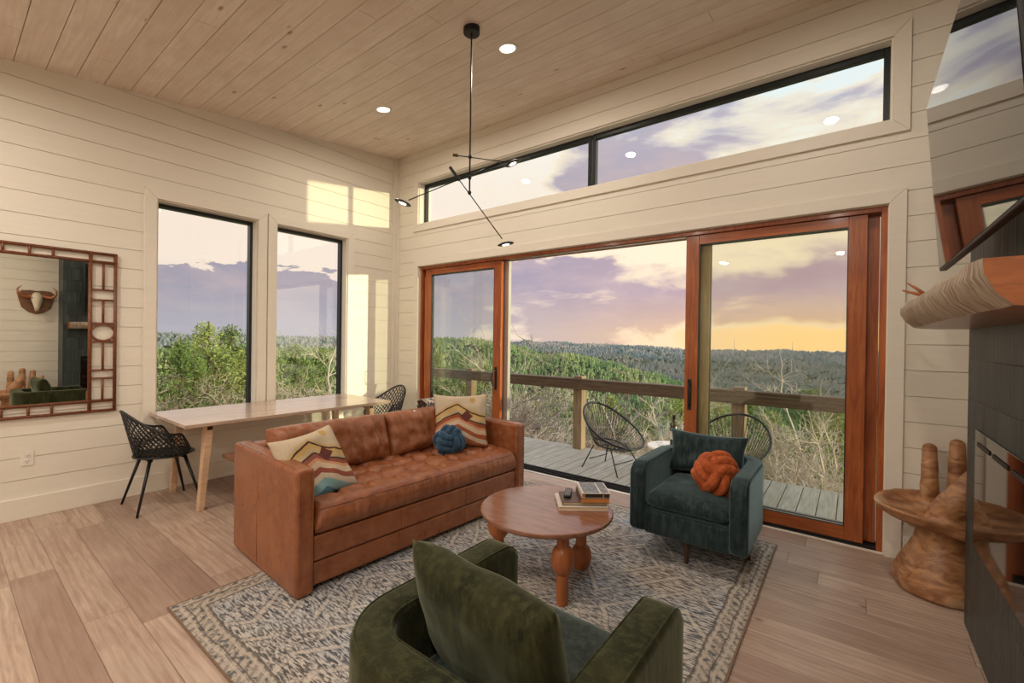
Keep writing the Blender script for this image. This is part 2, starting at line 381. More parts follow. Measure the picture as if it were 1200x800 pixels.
def m_hand():
    t=NT('carved_suar_wood',.42,.45); v=t.tc(); n=t.noise(t.mapping(v,(3,3,7)),2.2,5,.6,1.5); b=t.noise(v,2.5,3,.5,.6)
    c=t.mix(t.mr(n,.35,.66),(.20,.075,.028),(.50,.26,.12)); c=t.mix(t.mr(b,.52,.62,0,.7),c,(.56,.40,.24)); 
    k=t.vor(v,4); c=t.mix(t.mr(k,.10,.03,0,.7),c,(.07,.03,.015)); t.col(c); t.bump(n,.15,.004); return t.m
P_HAND=m_hand()
def emis(name,c,st):
    m=bpy.data.materials.new(name); m.use_nodes=True; nt=m.node_tree; b=nt.nodes['Principled BSDF']
    b.inputs['Emission Color'].default_value=(*c,1); b.inputs['Emission Strength'].default_value=st; b.inputs['Base Color'].default_value=(*c,1); return m
P_LAMP=emis('lamp_lens',(1,.90,.74),3.2)
LAMP_E=11; SUN_E=2.9; SKY_E=1.15; EXPO=0.50; SKY_OFF=(0,0,0)
# ------------------------------------------------------------------ the room
CZ=3.986; CS=.12            # ceiling height at the back wall and its fall towards the front
W=6.10; YF=-7.5; SP=.174
def ceil_at(y): return CZ+CS*y
def wall(name,axis,a0,a1,face,out,ops,phase,top,joints=5):
    """boards of a shiplap wall; face = room side coordinate, out = +1/-1 direction away from the room"""
    mb=MB(); T=.012; TH=.21; g=.0022
    def prism(a,b,za,zb,ta,tb,d0,d1):
        lo,hi=min(d0,d1),max(d0,d1)
        if axis=='x': p=[(a,lo,za),(b,lo,za),(b,hi,za),(a,hi,za),(a,lo,ta),(b,lo,tb),(b,hi,tb),(a,hi,ta)]
        else: p=[(lo,a,za),(hi,a,za),(hi,b,za),(lo,b,za),(lo,a,ta),(hi,a,ta),(hi,b,tb),(lo,b,tb)]
        mb.hexa(p)
    def strip(a,b,za,zb,d0,d1):
        ta,tb=min(zb,top(a)),min(zb,top(b))
        if ta<=za and tb<=za: return
        if abs(ta-zb)<1e-6 and abs(tb-zb)<1e-6: prism(a,b,za,zb,zb,zb,d0,d1); return
        s=(top(b)-top(a))/(b-a) if b!=a else 0
        if abs(s)<1e-6: prism(a,b,za,zb,ta,tb,d0,d1); return
        cut=[a,b]
        for zz in (za,zb):
            c=a+(zz-top(a))/s
            if a<c<b: cut.append(c)
        cut.sort()
        for c,d in zip(cut,cut[1:]):
            m=top((c+d)/2)
            if m>za: prism(c,d,za,zb,max(za,min(zb,top(c))),max(za,min(zb,top(d))),d0,d1)
    def cells(zl,zh,fn):
        cuts=sorted({zl,zh}|{z for o in ops for z in o[2:] if zl<z<zh})
        for za,zb in zip(cuts,cuts[1:]):
            zm=(za+zb)/2; iv=[(a0,a1)]
            for o in ops:
                if o[2]<zm<o[3]:
                    iv=[(p,q) for (x,y) in iv for (p,q) in ((x,min(y,o[0])),(max(x,o[1]),y)) if q-p>1e-4]
            for (p,q) in iv: fn(p,q,za,zb)
    cells(0,5.,lambda p,q,za,zb: strip(p,q,za,zb,face+out*T,face+out*TH))
    z=phase-SP; k=0; rnd=random.Random(sum(map(ord,name)))
    while z<4.2:
        zl,zh=max(0,z+g),z+SP-g; z+=SP; k+=1
        if zh<=0: continue
        jx=[a0+(a1-a0)*rnd.random()] if rnd.random()<.3 else []
        def bd(p,q,za,zb):
            c=[p]+sorted(j for j in jx if p+.3<j<q-.3)+[q]
            for i in range(len(c)-1):
                strip(c[i]+(.0005 if i else 0),c[i+1]-(.0005 if i<len(c)-2 else 0),za,zb,face,face+out*T)
        cells(zl,zh,bd)
    o=mb.build(name,P_WALL); tag(o,kind='structure'); return o
DO=(.463,5.347,0,2.433)          # sliding door opening
CL=(.450,5.357,3.003,3.578)      # clerestory opening
W1=(-2.755,-1.868,.66,2.723); W2=(-1.671,-.784,.66,2.723)
wall('wall_back','x',-.21,W+.2,0,1,[DO,CL],.07,lambda x:CZ)
wall('wall_left','y',YF,0,0,-1,[W1,W2],.132,ceil_at)
wall('wall_right','y',YF,0,W,1,[],.10,ceil_at)
FW=(.8,3.2,.9,2.3); FW2=(3.7,5.5,.9,2.3)
wall('wall_front','x',-.21,W+.2,YF,-1,[],.10,lambda x:ceil_at(YF))
o=MB().box(-.21,W+.21,YF-.21,.0,-.2,0).build('floor',P_FLOOR); tag(o,kind='structure')
# floor under the door opening
# ceiling planks
mb=MB(); rnd=random.Random(3)
y=0.0
while y>YF-.2:
    ya=y; yb=y-SP+.004
    xs=[-.21]; x=rnd.uniform(-2.5,0)
    while x<W+.2:
        x+=rnd.uniform(2.2,3.6)
        if x<W: xs.append(x)
    xs.append(W+.21)
    for i in range(len(xs)-1):
        x0=xs[i]+.0015; x1=xs[i+1]-.0015
        mb.hexa([(x0,yb,ceil_at(yb)),(x1,yb,ceil_at(yb)),(x1,ya,ceil_at(ya)),(x0,ya,ceil_at(ya)),
                 (x0,yb,ceil_at(yb)+.02),(x1,yb,ceil_at(yb)+.02),(x1,ya,ceil_at(ya)+.02),(x0,ya,ceil_at(ya)+.02)])
    y-=SP
ya,yb=.25,YF-.25
mb.hexa([(-.25,yb,ceil_at(yb)+.019),(W+.25,yb,ceil_at(yb)+.019),(W+.25,ya,ceil_at(ya)+.019),(-.25,ya,ceil_at(ya)+.019),
         (-.25,yb,ceil_at(yb)+.25),(W+.25,yb,ceil_at(yb)+.25),(W+.25,ya,ceil_at(ya)+.25),(-.25,ya,ceil_at(ya)+.25)])
o=mb.build('ceiling',P_CEIL); tag(o,kind='structure')
# baseboards
def struct(name,mb,mat,bevel=0):
    o=mb.build(name,mat,bevel=bevel); return tag(o,kind='structure')
struct('baseboard_left',MB().box(0,.018,YF,0,0,.165),P_TRIM,.003)
struct('baseboard_back',MB().box(.018,DO[0]-.1,-.018,0,0,.165).box(DO[1]+.1,W,-.018,0,0,.165),P_TRIM,.003)
struct('baseboard_right',MB().box(W-.018,W,YF,-2.75,0,.165).box(W-.018,W,-.65,-.018,0,.165),P_TRIM,.003)
# corner board, top board under the ceiling
struct('trim_1',MB().box(0,.02,-.085,0,.165,CZ-.01).box(.02,.04,-.02,0,.165,CZ),P_TRIM,.003)
# casings
def casing(a0,a1,z0,z1,w,bottom=True,t=.02,drop=0):
    mb=MB()
    def q(p): return mb.hexa([(p[0][0],-t,p[0][1]),(p[1][0],-t,p[1][1]),(p[1][0],0,p[1][1]),(p[0][0],0,p[0][1]),
                              (p[3][0],-t,p[3][1]),(p[2][0],-t,p[2][1]),(p[2][0],0,p[2][1]),(p[3][0],0,p[3][1])])
    e=.001
    # mitred boards
    mb.hexa([(a0-w+e,-t,z1+w),(a0+e,-t,z1),(a0+e,0,z1),(a0-w+e,0,z1+w),(a1+w-e,-t,z1+w),(a1-e,-t,z1),(a1-e,0,z1),(a1+w-e,0,z1+w)])
    zb=z0-w if bottom else z0
    zi=z0 if bottom else z0
    mb.hexa([(a0-w,-t,zb),(a0,-t,zi),(a0,0,zi),(a0-w,0,zb),(a0-w,-t,z1+w),(a0,-t,z1),(a0,0,z1),(a0-w,0,z1+w)])
    mb.hexa([(a1,-t,zi),(a1+w,-t,zb),(a1+w,0,zb),(a1,0,zi),(a1,-t,z1),(a1+w,-t,z1+w),(a1+w,0,z1+w),(a1,0,z1)])
    if bottom: mb.hexa([(a0-w+e,-t,z0-w),(a1+w-e,-t,z0-w),(a1+w-e,0,z0-w),(a0-w+e,0,z0-w),(a0+e,-t,z0),(a1-e,-t,z0),(a1-e,0,z0),(a0+e,0,z0)])
    return mb
ML=Matrix(((0,-1,0,0),(1,0,0,0),(0,0,1,0),(0,0,0,1)))   # back-wall layout turned onto the left wall (x-> y, -y -> x)
struct('trim_2',casing(*DO,.092,False),P_TRIM,.002)
# ---- windows of the left wall
def reveal(a0,a1,z0,z1,dep,t=.012):
    return MB().box(a0-t*0,a0+t,0,dep,z0,z1).box(a1-t,a1,0,dep,z0,z1).box(a0+t,a1-t,0,dep,z1-t,z1).box(a0+t,a1-t,0,dep,z0,z0+t)
def ring(a0,a1,z0,z1,w,y0,y1,wt=None,wb=None):
    wt=wt or w; wb=wb or w
    return MB().box(a0,a0+w,y0,y1,z0,z1).box(a1-w,a1,y0,y1,z0,z1).box(a0+w,a1-w,y0,y1,z1-wt,z1).box(a0+w,a1-w,y0,y1,z0,z0+wb)
for i,O in enumerate((W1,W2)):
    r=thing('window_%d'%(i+1),None,None,(0,0,0),kind='structure')
    wl=.088 if i==0 else .0965; wr=.0965 if i==0 else .088
    cs=casing(*O,.092); 
    if i==0:   # the two casings meet
        pass
    cs.xf(ML).build('casing',P_TRIM,r,bevel=.002)
    reveal(*O,.17).xf(ML).build('jamb',P_TRIM,r,bevel=.001)
    a0,a1,z0,z1=O
    ring(a0+.008,a1-.008,z0+.012,z1-.012,.030,.10,.17,.034,.02).xf(ML).build('sash_frame',P_DARKFRAME,r,bevel=.002)
    MB().box(a0+.036,a1-.036,.158,.163,z0+.03,z1-.044).xf(ML).build('glass_pane',P_GLASS,r)
# ---- clerestory
r=thing('window_3',None,None,kind='structure')
casing(*CL,.092).build('casing',P_TRIM,r,bevel=.002)
reveal(*CL,.12).build('jamb',P_TRIM,r,bevel=.001)
a0,a1,z0,z1=CL
for (p,q) in ((a0+.012,3.005),(3.02,a1-.012)):
    ring(p,q,z0+.008,z1-.012,.036,.085,.135,.05,.012).build('sash_frame',P_DARKFRAME,r,bevel=.002)
    MB().box(p+.034,q-.034,.112,.118,z0+.018,z1-.06).build('glass_pane',P_GLASS,r)
# ---- sliding door: wooden frame, two fixed outer panels, two sliding inner panels
r=thing('door_1',None,None,kind='structure')
a0,a1,_,z1=DO
MB().box(a0,a0+.038,.035,.21,.0,z1).box(a1-.038,a1,.035,.21,.0,z1).box(a0+.038,a1-.038,.035,.21,z1-.038,z1).build('frame',P_CEDAR,r,bevel=.002)
MB().box(a0,a0+.004,-.0,.035,0,z1).box(a1-.004,a1,0,.035,0,z1).box(a0,a1,0,.035,z1-.004,z1).build('jamb_extension',P_TRIM,r)
MB().box(a0+.038,a1-.038,.03,.22,-.005,.010).box(a0+.038,a1-.038,.05,.056,.01,.024).box(a0+.038,a1-.038,.10,.106,.01,.024).box(a0+.038,a1-.038,.16,.166,.01,.024).build('track',P_SLOT,r)
MB().box(a0,a1,.0,.03,-.004,.007).build('threshold_strip',P_TRIM,r)
def panel(x0,x1,y0,y1,mat,math_,zb,zt,st,rt,rb,name,handle=None):
    pr=MB().box(x0,x0+st,y0,y1,zb,zt).box(x1-st,x1,y0,y1,zb,zt).build(name,mat,r,bevel=.002)
    MB().box(x0+st,x1-st,y0+.001,y1-.001,zt-rt,zt).box(x0+st,x1-st,y0+.001,y1-.001,zb,zb+rb).build('rail',math_,pr,bevel=.002)
    MB().box(x0+st-.004,x1-st+.004,(y0+y1)/2-.01,(y0+y1)/2+.01,zb+rb-.004,zt-rt+.004).build('glass_pane',P_GLASSD,pr)
    rg=ring(x0+st,x1-st,zb+rb,zt-rt,.007,y0+.004,y1-.004); rg.build('glazing_bead',P_DARKFRAME,pr)
    if handle:
        hx,sg=handle
        m=MB().box(hx-.016,hx+.016,y0-.006,y0,.86,1.13)
        pts=[(hx,y0-.005,.90),(hx,y0-.03,.905),(hx+sg*.016,y0-.05,.94),(hx+sg*.026,y0-.055,.995),(hx+sg*.016,y0-.05,1.05),(hx,y0-.03,1.085),(hx,y0-.005,1.09)]
        m.tube(pts,.007,8); m.build('handle',P_BLACK,pr,smooth=True,angle=40)
panel(.545,1.865,.055,.098,P_CEDAR,P_CEDARH,.026,z1-.042,.112,.075,.095,'sliding_panel',(1.80,-1))
panel(3.975,5.235,.055,.098,P_CEDAR,P_CEDARH,.026,z1-.042,.108,.075,.095,'sliding_panel',(4.02,1))
panel(.502,1.905,.125,.165,P_CEDAR,P_CEDARH,.026,z1-.042,.09,.07,.09,'fixed_panel')
panel(4.045,5.305,.125,.165,P_CEDAR,P_CEDARH,.026,z1-.042,.115,.07,.09,'fixed_panel')
MB().box(4.040,4.163,.118,.1245,.026,z1-.042).build('stile_strip',P_SUNSTILE,r,bevel=.001)  # golden strip paints the sunlight on this cedar stile, not a separate part
MB().box(1.80,1.906,.118,.1245,.026,z1-.042).build('stile_strip',P_SEAL,r,bevel=.001)  # metal interlock of the left fixed panel
MB().box(1.905,1.925,.12,.17,.026,z1-.042).box(2.3,3.97,.06,.075,z1-.052,z1-.038).build('weather_strip',P_SEAL,r)
# ---- outside wall base and deck
mb=MB(); x=-1.6; k=0
while x<8:
    mb.box(x,x+.138,.235,1.52,-.065,-.03); x+=.145
dk=mb.build('floor_deck',P_DECK,bevel=.003); tag(dk,kind='structure')
struct('trim_4',MB().box(-1.6,8.1,1.49,1.53,-.30,-.067).box(-1.6,8.1,.22,.26,-.30,-.067),P_RAIL)
# railing
def post(x,y):
    m=MB().box(-.068,.068,-.068,.068,-.5,1.0); 
    o=m.build('railing_post',P_POST,bevel=.012,seg=3); o.location=(x,y,-.03)
    return o
rail=thing('deck_railing','weathered brown timber handrail running along the outer edge of the deck','railing',(3,1.42,0))
MB().box(-4.6,5.0,-.075,.075,.895,.935).build('cap_rail',P_RAIL,rail,bevel=.006)
MB().box(-4.6,5.0,-.09,-.05,.79,.893).build('side_rail',P_RAIL,rail,bevel=.005)
where={.13:'leftmost thick timber railing post, seen through the left door panel',2.17:'thick timber railing post behind the left round rope chair on the deck',4.17:'thick timber railing post standing behind the right rope chair, seen through the glass'}
for x in (.13,2.17,4.17):
    p=post(x,1.44); tag(p,where[x],'post')
# ---- recessed ceiling lights
lab={(2.88,-1.15):'round glowing recessed ceiling light right of the hanging lamp rod',(1.23,-1.165):'round glowing recessed ceiling light left of the hanging lamp, towards the corner'}
nrm=Vector((0,-CS,1)).normalized(); rot=Vector((0,0,1)).rotation_difference(nrm)
for x in (1.23,2.88,4.62):
    for y in (-1.16,-4.4,-6.4):  # the rows behind the camera are unseen, added to fill the room with light
        if x>4 and y>-2: x,y=4.95,-1.47
        key=[k for k in lab if abs(k[0]-x)<.01 and abs(k[1]-y)<.02]
        t=thing('recessed_light',lab[key[0]] if key else 'unseen round recessed ceiling light, the rear rows added to fill the room with light','ceiling light',(x,y,ceil_at(y)),group=None if key else 'recessed lights outside the picture')
        t.rotation_mode='QUATERNION'; t.rotation_quaternion=rot
        MB().lathe([(.062,-.001),(.066,-.006),(.085,-.006),(.090,-.001),(.088,.004),(.062,.004)],n=32,cap=False).build('trim_ring',P_WHITEPL,t,smooth=True)
        MB().lathe([(.0005,-.0035),(.063,-.0035),(.063,.004),(.0005,.004)],n=32).build('lens',P_LAMP,t)
        ld=bpy.data.lights.new('downlight','AREA'); ld.shape='DISK'; ld.size=.12; ld.color=(1,.895,.77); ld.energy=LAMP_E if y>-4 else LAMP_E*1.6; ld.spread=math.radians(175)
        lo=bpy.data.objects.new('downlight',ld); COL.objects.link(lo); lo.parent=t; lo.location=(0,0,-.012)
# ---- chimney breast, firebox and mantel
FX=5.645; Y0=-2.66; Y1=-.70
struct('wall_chimney',MB().box(FX,W,Y0,Y1,0,4.0),P_SLATE,.002)
fb=thing('linear_fireplace','long black glass fronted fireplace set in the dark slate wall','fireplace',(FX,-1.70,0))
MB().box(-.012,.0,-.735,.735,.50,1.06).build('front_panel',P_FGLASS,fb,bevel=.002)
for k in range(5): MB().box(-.016,-.013,-.70+k*.285,-.47+k*.285,.990,1.008).build('air_slot',P_SLOT,fb)
# mantel: a live-edge slab
n=40
def mant(a,b):
    y=-2.6+1.86*a
    fx=-.262-.028*math.sin(a*2.2)+.012*noise.noise(Vector((a*9,b*3,0)))
    if a>.93: fx*=1-(a-.93)*2.2
    # profile around: bottom wall, bottom front, mid bulge, top front, top wall
    hb=1.545; ht=1.655+.012*noise.noise(Vector((a*6,5,0)))
    prof=[(0,hb),(fx*.55,hb),(fx*.80,hb+.004),(fx*.93,hb+.035),(fx*1.0,hb+.075),(fx*.985+.0,ht),(fx*.5,ht),(0,ht)]
    i=b*7; k=int(min(i,6.999)); f=i-k
    p=prof[k]; q=prof[min(k+1,7)]
    return (p[0]*(1-f)+q[0]*f, y+1.70, p[1]*(1-f)+q[1]*f)
ms=thing('mantel_shelf','thick live-edge log slab mantel on the dark slate wall below the television','mantel',(FX,-1.70,0))
mb=MB(); NV=8
mb.grid(mant,n,NV); mb.f.append(tuple(range(NV))); mb.f.append(tuple((n-1)*NV+k for k in range(NV-1,-1,-1)))
# split bark faces (front) from sawn faces
bark=MB(); saw=MB()
def isbark(f): 
    js=[i%NV for i in f]; return len(f)==4 and min(js)>=2 and max(js)<=5
for f in mb.f:
    (bark if isbark(f) else saw).f.append(f)
bark.v=list(mb.v); saw.v=list(mb.v)
def clean(m):
    used=sorted({i for f in m.f for i in f}); mp={u:i for i,u in enumerate(used)}
    m.v=[m.v[u] for u in used]; m.f=[tuple(mp[i] for i in f) for f in m.f]; return m
clean(saw).build('slab',P_MANTEL,ms,smooth=True,angle=40); clean(bark).build('bark_edge',P_BARK,ms,smooth=True)
# ---- television
tv=thing('television','large flat television on a tilting bracket above the mantel','television',(5.500,-1.685,1.83))
Mt=Matrix.Rotation(-math.radians(4.0),4,'Y')
# local: screen in YZ plane facing -x
MB().box(0,.028,-.735,.735,0,.84).xf(Mt).build('cabinet',P_BLACKPL,tv,bevel=.004)
MB().box(-.002,0.0,-.727,.727,.012,.832).xf(Mt).build('screen',P_TV,tv)
MB().box(.028,.06,-.45,.45,.06,.5).xf(Mt).build('rear_housing',P_BLACKPL,tv,bevel=.01)
MB().box(.05,.145,-.20,.20,.20,.24).box(.05,.145,-.20,.20,.42,.46).box(.13,.145,-.25,.25,.15,.6).build('bracket',P_BLACK,tv)
# antler ornament behind the television on the mantel
m=MB()
m.tube([(5.60,-.93,1.66),(5.52,-.86,1.70),(5.43,-.80,1.735),(5.375,-.76,1.76)],[.014,.012,.009,.004],8)
m.tube([(5.47,-.825,1.72),(5.42,-.80,1.77),(5.39,-.765,1.80)],[.009,.007,.003],8)
m.tube([(5.60,-.93,1.665),(5.50,-.92,1.675),(5.42,-.89,1.685),(5.38,-.87,1.67)],[.012,.011,.008,.003],8)
tag(m.build('antler',P_TABLEL,smooth=True),'small brown antler ornament poking out beside the television on the mantel','antler')
# ---- wall outlet
ot=thing('wall_outlet','white double power outlet low on the left wall','outlet',(0,-3.56,.47))
MB().box(0,.006,-.036,.036,-.058,.058).build('cover_plate',P_WHITEPL,ot,bevel=.002)
for zz in (.022,-.022):
    s=MB().lathe([(.0005,.0),(.016,.0),(.016,.003),(.0005,.003)],n=20,sy=1); s.xf(Matrix.Translation((.006,0,zz))@Matrix.Rotation(PI/2,4,'Y')); so=s.build('socket',P_WHITEPL,ot)
    MB().box(.009,.0097,-.008,-.0055,zz-.003,zz+.007).box(.009,.0097,.0055,.008,zz-.003,zz+.007).box(.009,.0097,-.002,.002,zz-.012,zz-.007).build('slot',P_SLOT,so)
# ---- fretwork mirror
mi=thing('wall_mirror','large wall mirror with reddish bamboo fretwork frame on the left wall','mirror',(0,-3.80,1.478))
# frame y extents relative: outer right edge at +.76
oy=.765; iy=.585; ozt=.682; ozb=-.69; izt=.59; izb=-.585
MB().box(.008,.016,-iy,iy,izb,izt).build('mirror_glass',P_MIRROR,mi)
MB().box(.0,.008,-iy-.01,iy+.01,izb-.01,izt+.01).build('backing',P_SLOT,mi)
m=MB(); R_=.0115
def bar(y0,z0,y1,z1,r=R_): m.tube([(.02,y0,z0),(.02,y1,z1)],r,8)
for (y,zl,zh) in ((oy-.011,ozb,ozt),(-oy+.011,ozb,ozt),(iy+.008,ozb,ozt),(-iy-.008,ozb,ozt)): bar(y,zl,y,zh,.0125)
for z in (ozt-.011,ozb+.011,izt+.008,izb-.008): bar(-oy,z,oy,z,.0125)
m.build('outer_frame',P_BAMBOO,mi,smooth=True)
def fret(y0,z0,y1,z1): MB().tube([(.02,y0,z0),(.02,y1,z1)],.009,8).build('fret_bar',P_BAMBOO,mi,smooth=True)
for sg in (1,-1):
    ym=(oy+iy)/2*sg; ya=sg*iy; yb=sg*oy
    for z in (.36,.272,.072,-.084,-.33,-.40): fret(ya,z,yb,z)
    for (za,zb) in ((.59,.36),(.272,.072),(-.084,-.33),(-.40,-.585)): fret(ym,za,ym,zb)
    MB().tube([(.02,ym+.076*math.cos(a),-.006+.072*math.sin(a)) for a in [2*PI*k/28 for k in range(28)]],.009,8,closed=True).build('fret_circle',P_BAMBOO,mi,smooth=True)
for za,zb in ((izt,ozt),(ozb,izb)):
    for y in (.37,.24,.10,-.10,-.24,-.37): fret(y,za,y,zb)
# ------------------------------------------------------------------ rug
rg=MB()
def rugf(a,b):
    x=-1.235+2.47*a; y=-1.47+2.94*b
    e=min(1.235-abs(x),1.47-abs(y))
    wx=.004*noise.noise(Vector((y*3,0,1))) if abs(x)>1.2 else 0
    return (x+wx,y,.009+.0015*noise.noise(Vector((x*6,y*6,0))))
rg.grid(rugf,60,70); rg.box(-1.233,1.233,-1.468,1.468,.0005,.0065)
o=rg.build('area_rug',P_RUG,smooth=False); o.location=(3.515,-1.785,0)
tag(o,'large distressed blue grey and cream patterned rug under the seating group','rug')
# ------------------------------------------------------------------ leather sofa   (local: x along the length, y depth to the back, z up)
LEN=1.97; DEP=.99; AH=.715; AT=.105
sf=thing('leather_sofa','cognac brown leather sofa with tufted seat standing on the left of the rug','sofa',(2.77,-2.81,.012),math.radians(90-3.3))
def rbox(m,x0,x1,y0,y1,z0,z1): return m.box(x0,x1,y0,y1,z0,z1)
for x0 in (0,LEN-AT):
    a=MB().box(x0,x0+AT,0,DEP,.0,AH).build('armrest',P_LEATHER,sf,bevel=.024,seg=4)
    s=MB(); 
    for xx in (x0+.016,x0+AT-.016): s.tube([(xx,.006,.04),(xx,-.001,.10),(xx,-.001,AH-.06),(xx,.012,AH-.012),(xx,.05,AH),(xx,DEP-.05,AH)],.0022,6)
    if x0==0: s.tube([(-.0005,.56,.03),(-.0005,.56,AH-.03)],.0016,6)
    s.build('piping',P_LEATHER,a,smooth=True)
MB().box(AT,LEN-AT,.03,DEP-.02,.03,.165).build('base_panel',P_LEATHER,sf,bevel=.012,seg=3)
MB().box(AT,LEN-AT,.018,DEP-.2,.172,.318).build('front_rail',P_LEATHER,sf,bevel=.014,seg=3)
MB().box(AT,LEN-AT,DEP-.14,DEP,.02,AH-.01).build('backrest',P_LEATHER,sf,bevel=.03,seg=4)
for xx in (AT+(LEN-2*AT)*.335,AT+(LEN-2*AT)*.67):
    MB().tube([(xx,.016,.18),(xx,.016,.31)],.0015,6).build('seam',P_STITCH,sf); MB().tube([(xx,.029,.035),(xx,.029,.16)],.0015,6).build('seam',P_STITCH,sf)
# seat cushion: one long bench cushion with button tufts
SX0=AT+.004; SX1=LEN-AT-.004; SY0=.0; SY1=.80
tufts=[(SX0+.2+.2*i+(.0),.20+.17*j) for i in range(8) for j in range(3)]
def seat(a,b):
    # b runs: front bottom -> front top -> back
    x=SX0+(SX1-SX0)*a
    ex=min(1,min(a,1-a)*(SX1-SX0)/.05); er=math.sqrt(max(0,1-(1-ex)**2))
    P=[(.035,.322),(.008,.338),(-.008,.375),(-.012,.415),(.0,.455),(.022,.482),(.05,.495)]
    if b<.28:
        t=b/.28*6; k=min(5,int(t)); f=t-k; y=P[k][0]*(1-f)+P[k+1][0]*f; z=P[k][1]*(1-f)+P[k+1][1]*f
    else:
        t=(b-.28)/.72; y=.05+t*(SY1-.05); z=.495+.012*math.sin(min(1,t*4)*PI/2)
        d=0
        for (tx,ty) in tufts:
            r2=((x-tx)**2+(y-ty)**2)
            d+=.055*math.exp(-r2/.0011)
        gx=min(abs((x-SX0)/.2-round((x-SX0)/.2)),.5); gy=abs((y-.20)/.17-round((y-.20)/.17))
        if .06<y: z-=.016*(math.exp(-(gx/.10)**2)+math.exp(-(gy/.11)**2))*min(1,(y-.06)/.1)
        z-=d
    q=noise.noise(Vector((x*13,y*6,z*7)))*.007+noise.noise(Vector((x*34,y*12,3)))*.003
    z2=.322+(z-.322)*(.35+.65*er)+(q if z>.36 else 0)
    fl=(.007*noise.noise(Vector((x*34,z*5,1)))+.004*noise.noise(Vector((x*70,z*9,4)))) if b<.3 else 0
    return (x,y+(1-er)*.02*(1 if b<.4 else 0)+fl,z2)
mb=MB(); mb.grid(seat,230,90)
mb.box(SX0+.03,SX1-.03,.06,.79,.322,.44)
sc=mb.build('seat_cushion',P_LEATHER,sf,smooth=True)
for (tx,ty) in tufts:
    MB().ell((tx,ty,.458),(.011,.011,.005),10,6).build('button',P_LEATHER,sc,smooth=True)
pm=MB()
pm.tube([(SX0+.02+(SX1-SX0-.04)*i/60, .006+.002*math.sin(i), .468+.002*math.sin(i*1.7)) for i in range(61)],.003,6)
pm.tube([(SX0+.02+(SX1-SX0-.04)*i/60, .012, .336) for i in range(61)],.003,6).build('piping',P_LEATHER,sc,smooth=True)
# back cushions
def backc(x0,x1,sd):
    w=x1-x0; m=pillow_mb(w,.37,.25,56,.02,.010,sd,6,.016)
    M=Matrix.Translation(((x0+x1)/2,.69,.505+.150))@Matrix.Rotation(math.radians(-15),4,'X')
    vs=[]
    for v in m.v:
        x,y,z=v
        # vertical drape wrinkles near the top and pinched seam
        if abs(y)>.02:
            wv=(noise.noise(Vector((x*13+z*2+sd,z*1.6,sd)))*.030+noise.noise(Vector((x*34+z*5,z*2,sd+3)))*.014)*(.45+.55*(z+.185)/.37)
            y+=math.copysign(abs(wv),wv)*(1 if y<0 else .3)
        z-=.012*(abs(x)/(w/2))**4
        vs.append((x,y,z))
    m.v=vs; m.xf(M); o=m.build('back_cushion',P_LEATHER,sf,smooth=True,merge=True); return o
mid=AT+(LEN-2*AT)/2
b1=backc(AT+.005,mid+.03,1.3); b2=backc(mid+.0,LEN-AT-.005,5.1)
# ------------------------------------------------------------------ scatter cushions on the sofa
def place(o,p,rz,rx=0,ry=0):
    o.location=p; o.rotation_euler=(rx,ry,rz); return o
pl=pillow_mb(.45,.46,.16,34,.10,.012,2,2.6).build('woven_cushion',P_KILIM1,smooth=True,merge=True)
tag(pl,'square woven mountain landscape cushion with teal and navy foot, leaning on the near sofa arm','cushion')
pl2=pillow_mb(.48,.48,.16,34,.10,.012,8,2.6).build('woven_cushion',P_KILIM2,smooth=True,merge=True)
tag(pl2,'square woven mountain landscape cushion with green foot at the far end of the sofa','cushion')
PILLOWS=(pl,pl2)
# knotted balls
def knot(name,mat,label,R=.085,r=.027):
    m=MB()
    def loop(ax,off,Rx,Ry,ph):
        pts=[]
        for k in range(40):
            a=2*PI*k/40
            x=Rx*math.cos(a); y=Ry*math.sin(a); z=off*(1+.10*math.cos(2*a+ph))
            p={'x':(z,x,y),'y':(y,z,x),'z':(x,y,z)}[ax]; pts.append(p)
        m.tube(pts,r,12,closed=True)
    d=r*1.78
    for k in (-1,0,1):
        s=1-.10*abs(k)
        loop('x',k*d,R*1.30*s,R*.86*s,.3)
        loop('y',k*d,R*1.30*s,R*.86*s,1)
        loop('z',k*d,R*1.30*s,R*.86*s,2)
    m.ell((0,0,0),(R*.7,)*3)
    o=m.build(name,mat,smooth=True); tag(o,label,'cushion'); return o
kb=knot('knotted_cushion',P_KBLUE,'dark blue velvet knotted ball cushion resting on the far half of the leather sofa')
ko=knot('knotted_cushion',P_KORANGE,'rust orange velvet knotted ball cushion sitting on the dark green armchair',.100,.034)
# throw over the far end of the sofa back
def thr(a,b):
    x=(a-.5)*.30; s=b*.55
    if s<.22: y=-.075; z=-.22+s
    elif s<.37: t=(s-.22)/.15*PI; y=-.075*math.cos(t); z=.035*math.sin(t)
    else: y=.075; z=-(s-.37)
    n=.012*noise.noise(Vector((x*14,s*6,0)))
    return (x+.01*math.sin(s*18),y+n*(1 if y>0 else -1),z+n*.5)
mt=NT('striped_throw',.95,.05); v=mt.tc(); w=mt.noise(mt.mapping(v,(60,10,30)),1,3); mt.col(mt.mix(mt.ramp(w,[(.48,0),(.52,1)]),(.10,.11,.12),(.58,.50,.42))); mt.bump(w,.5,.005)
th=MB().grid(thr,24,50).build('folded_throw',mt.m,smooth=True); sm=th.modifiers.new('t','SOLIDIFY'); sm.thickness=.008
tag(th,'grey and cream striped throw laid over the back of the sofa behind the far cushion','throw')
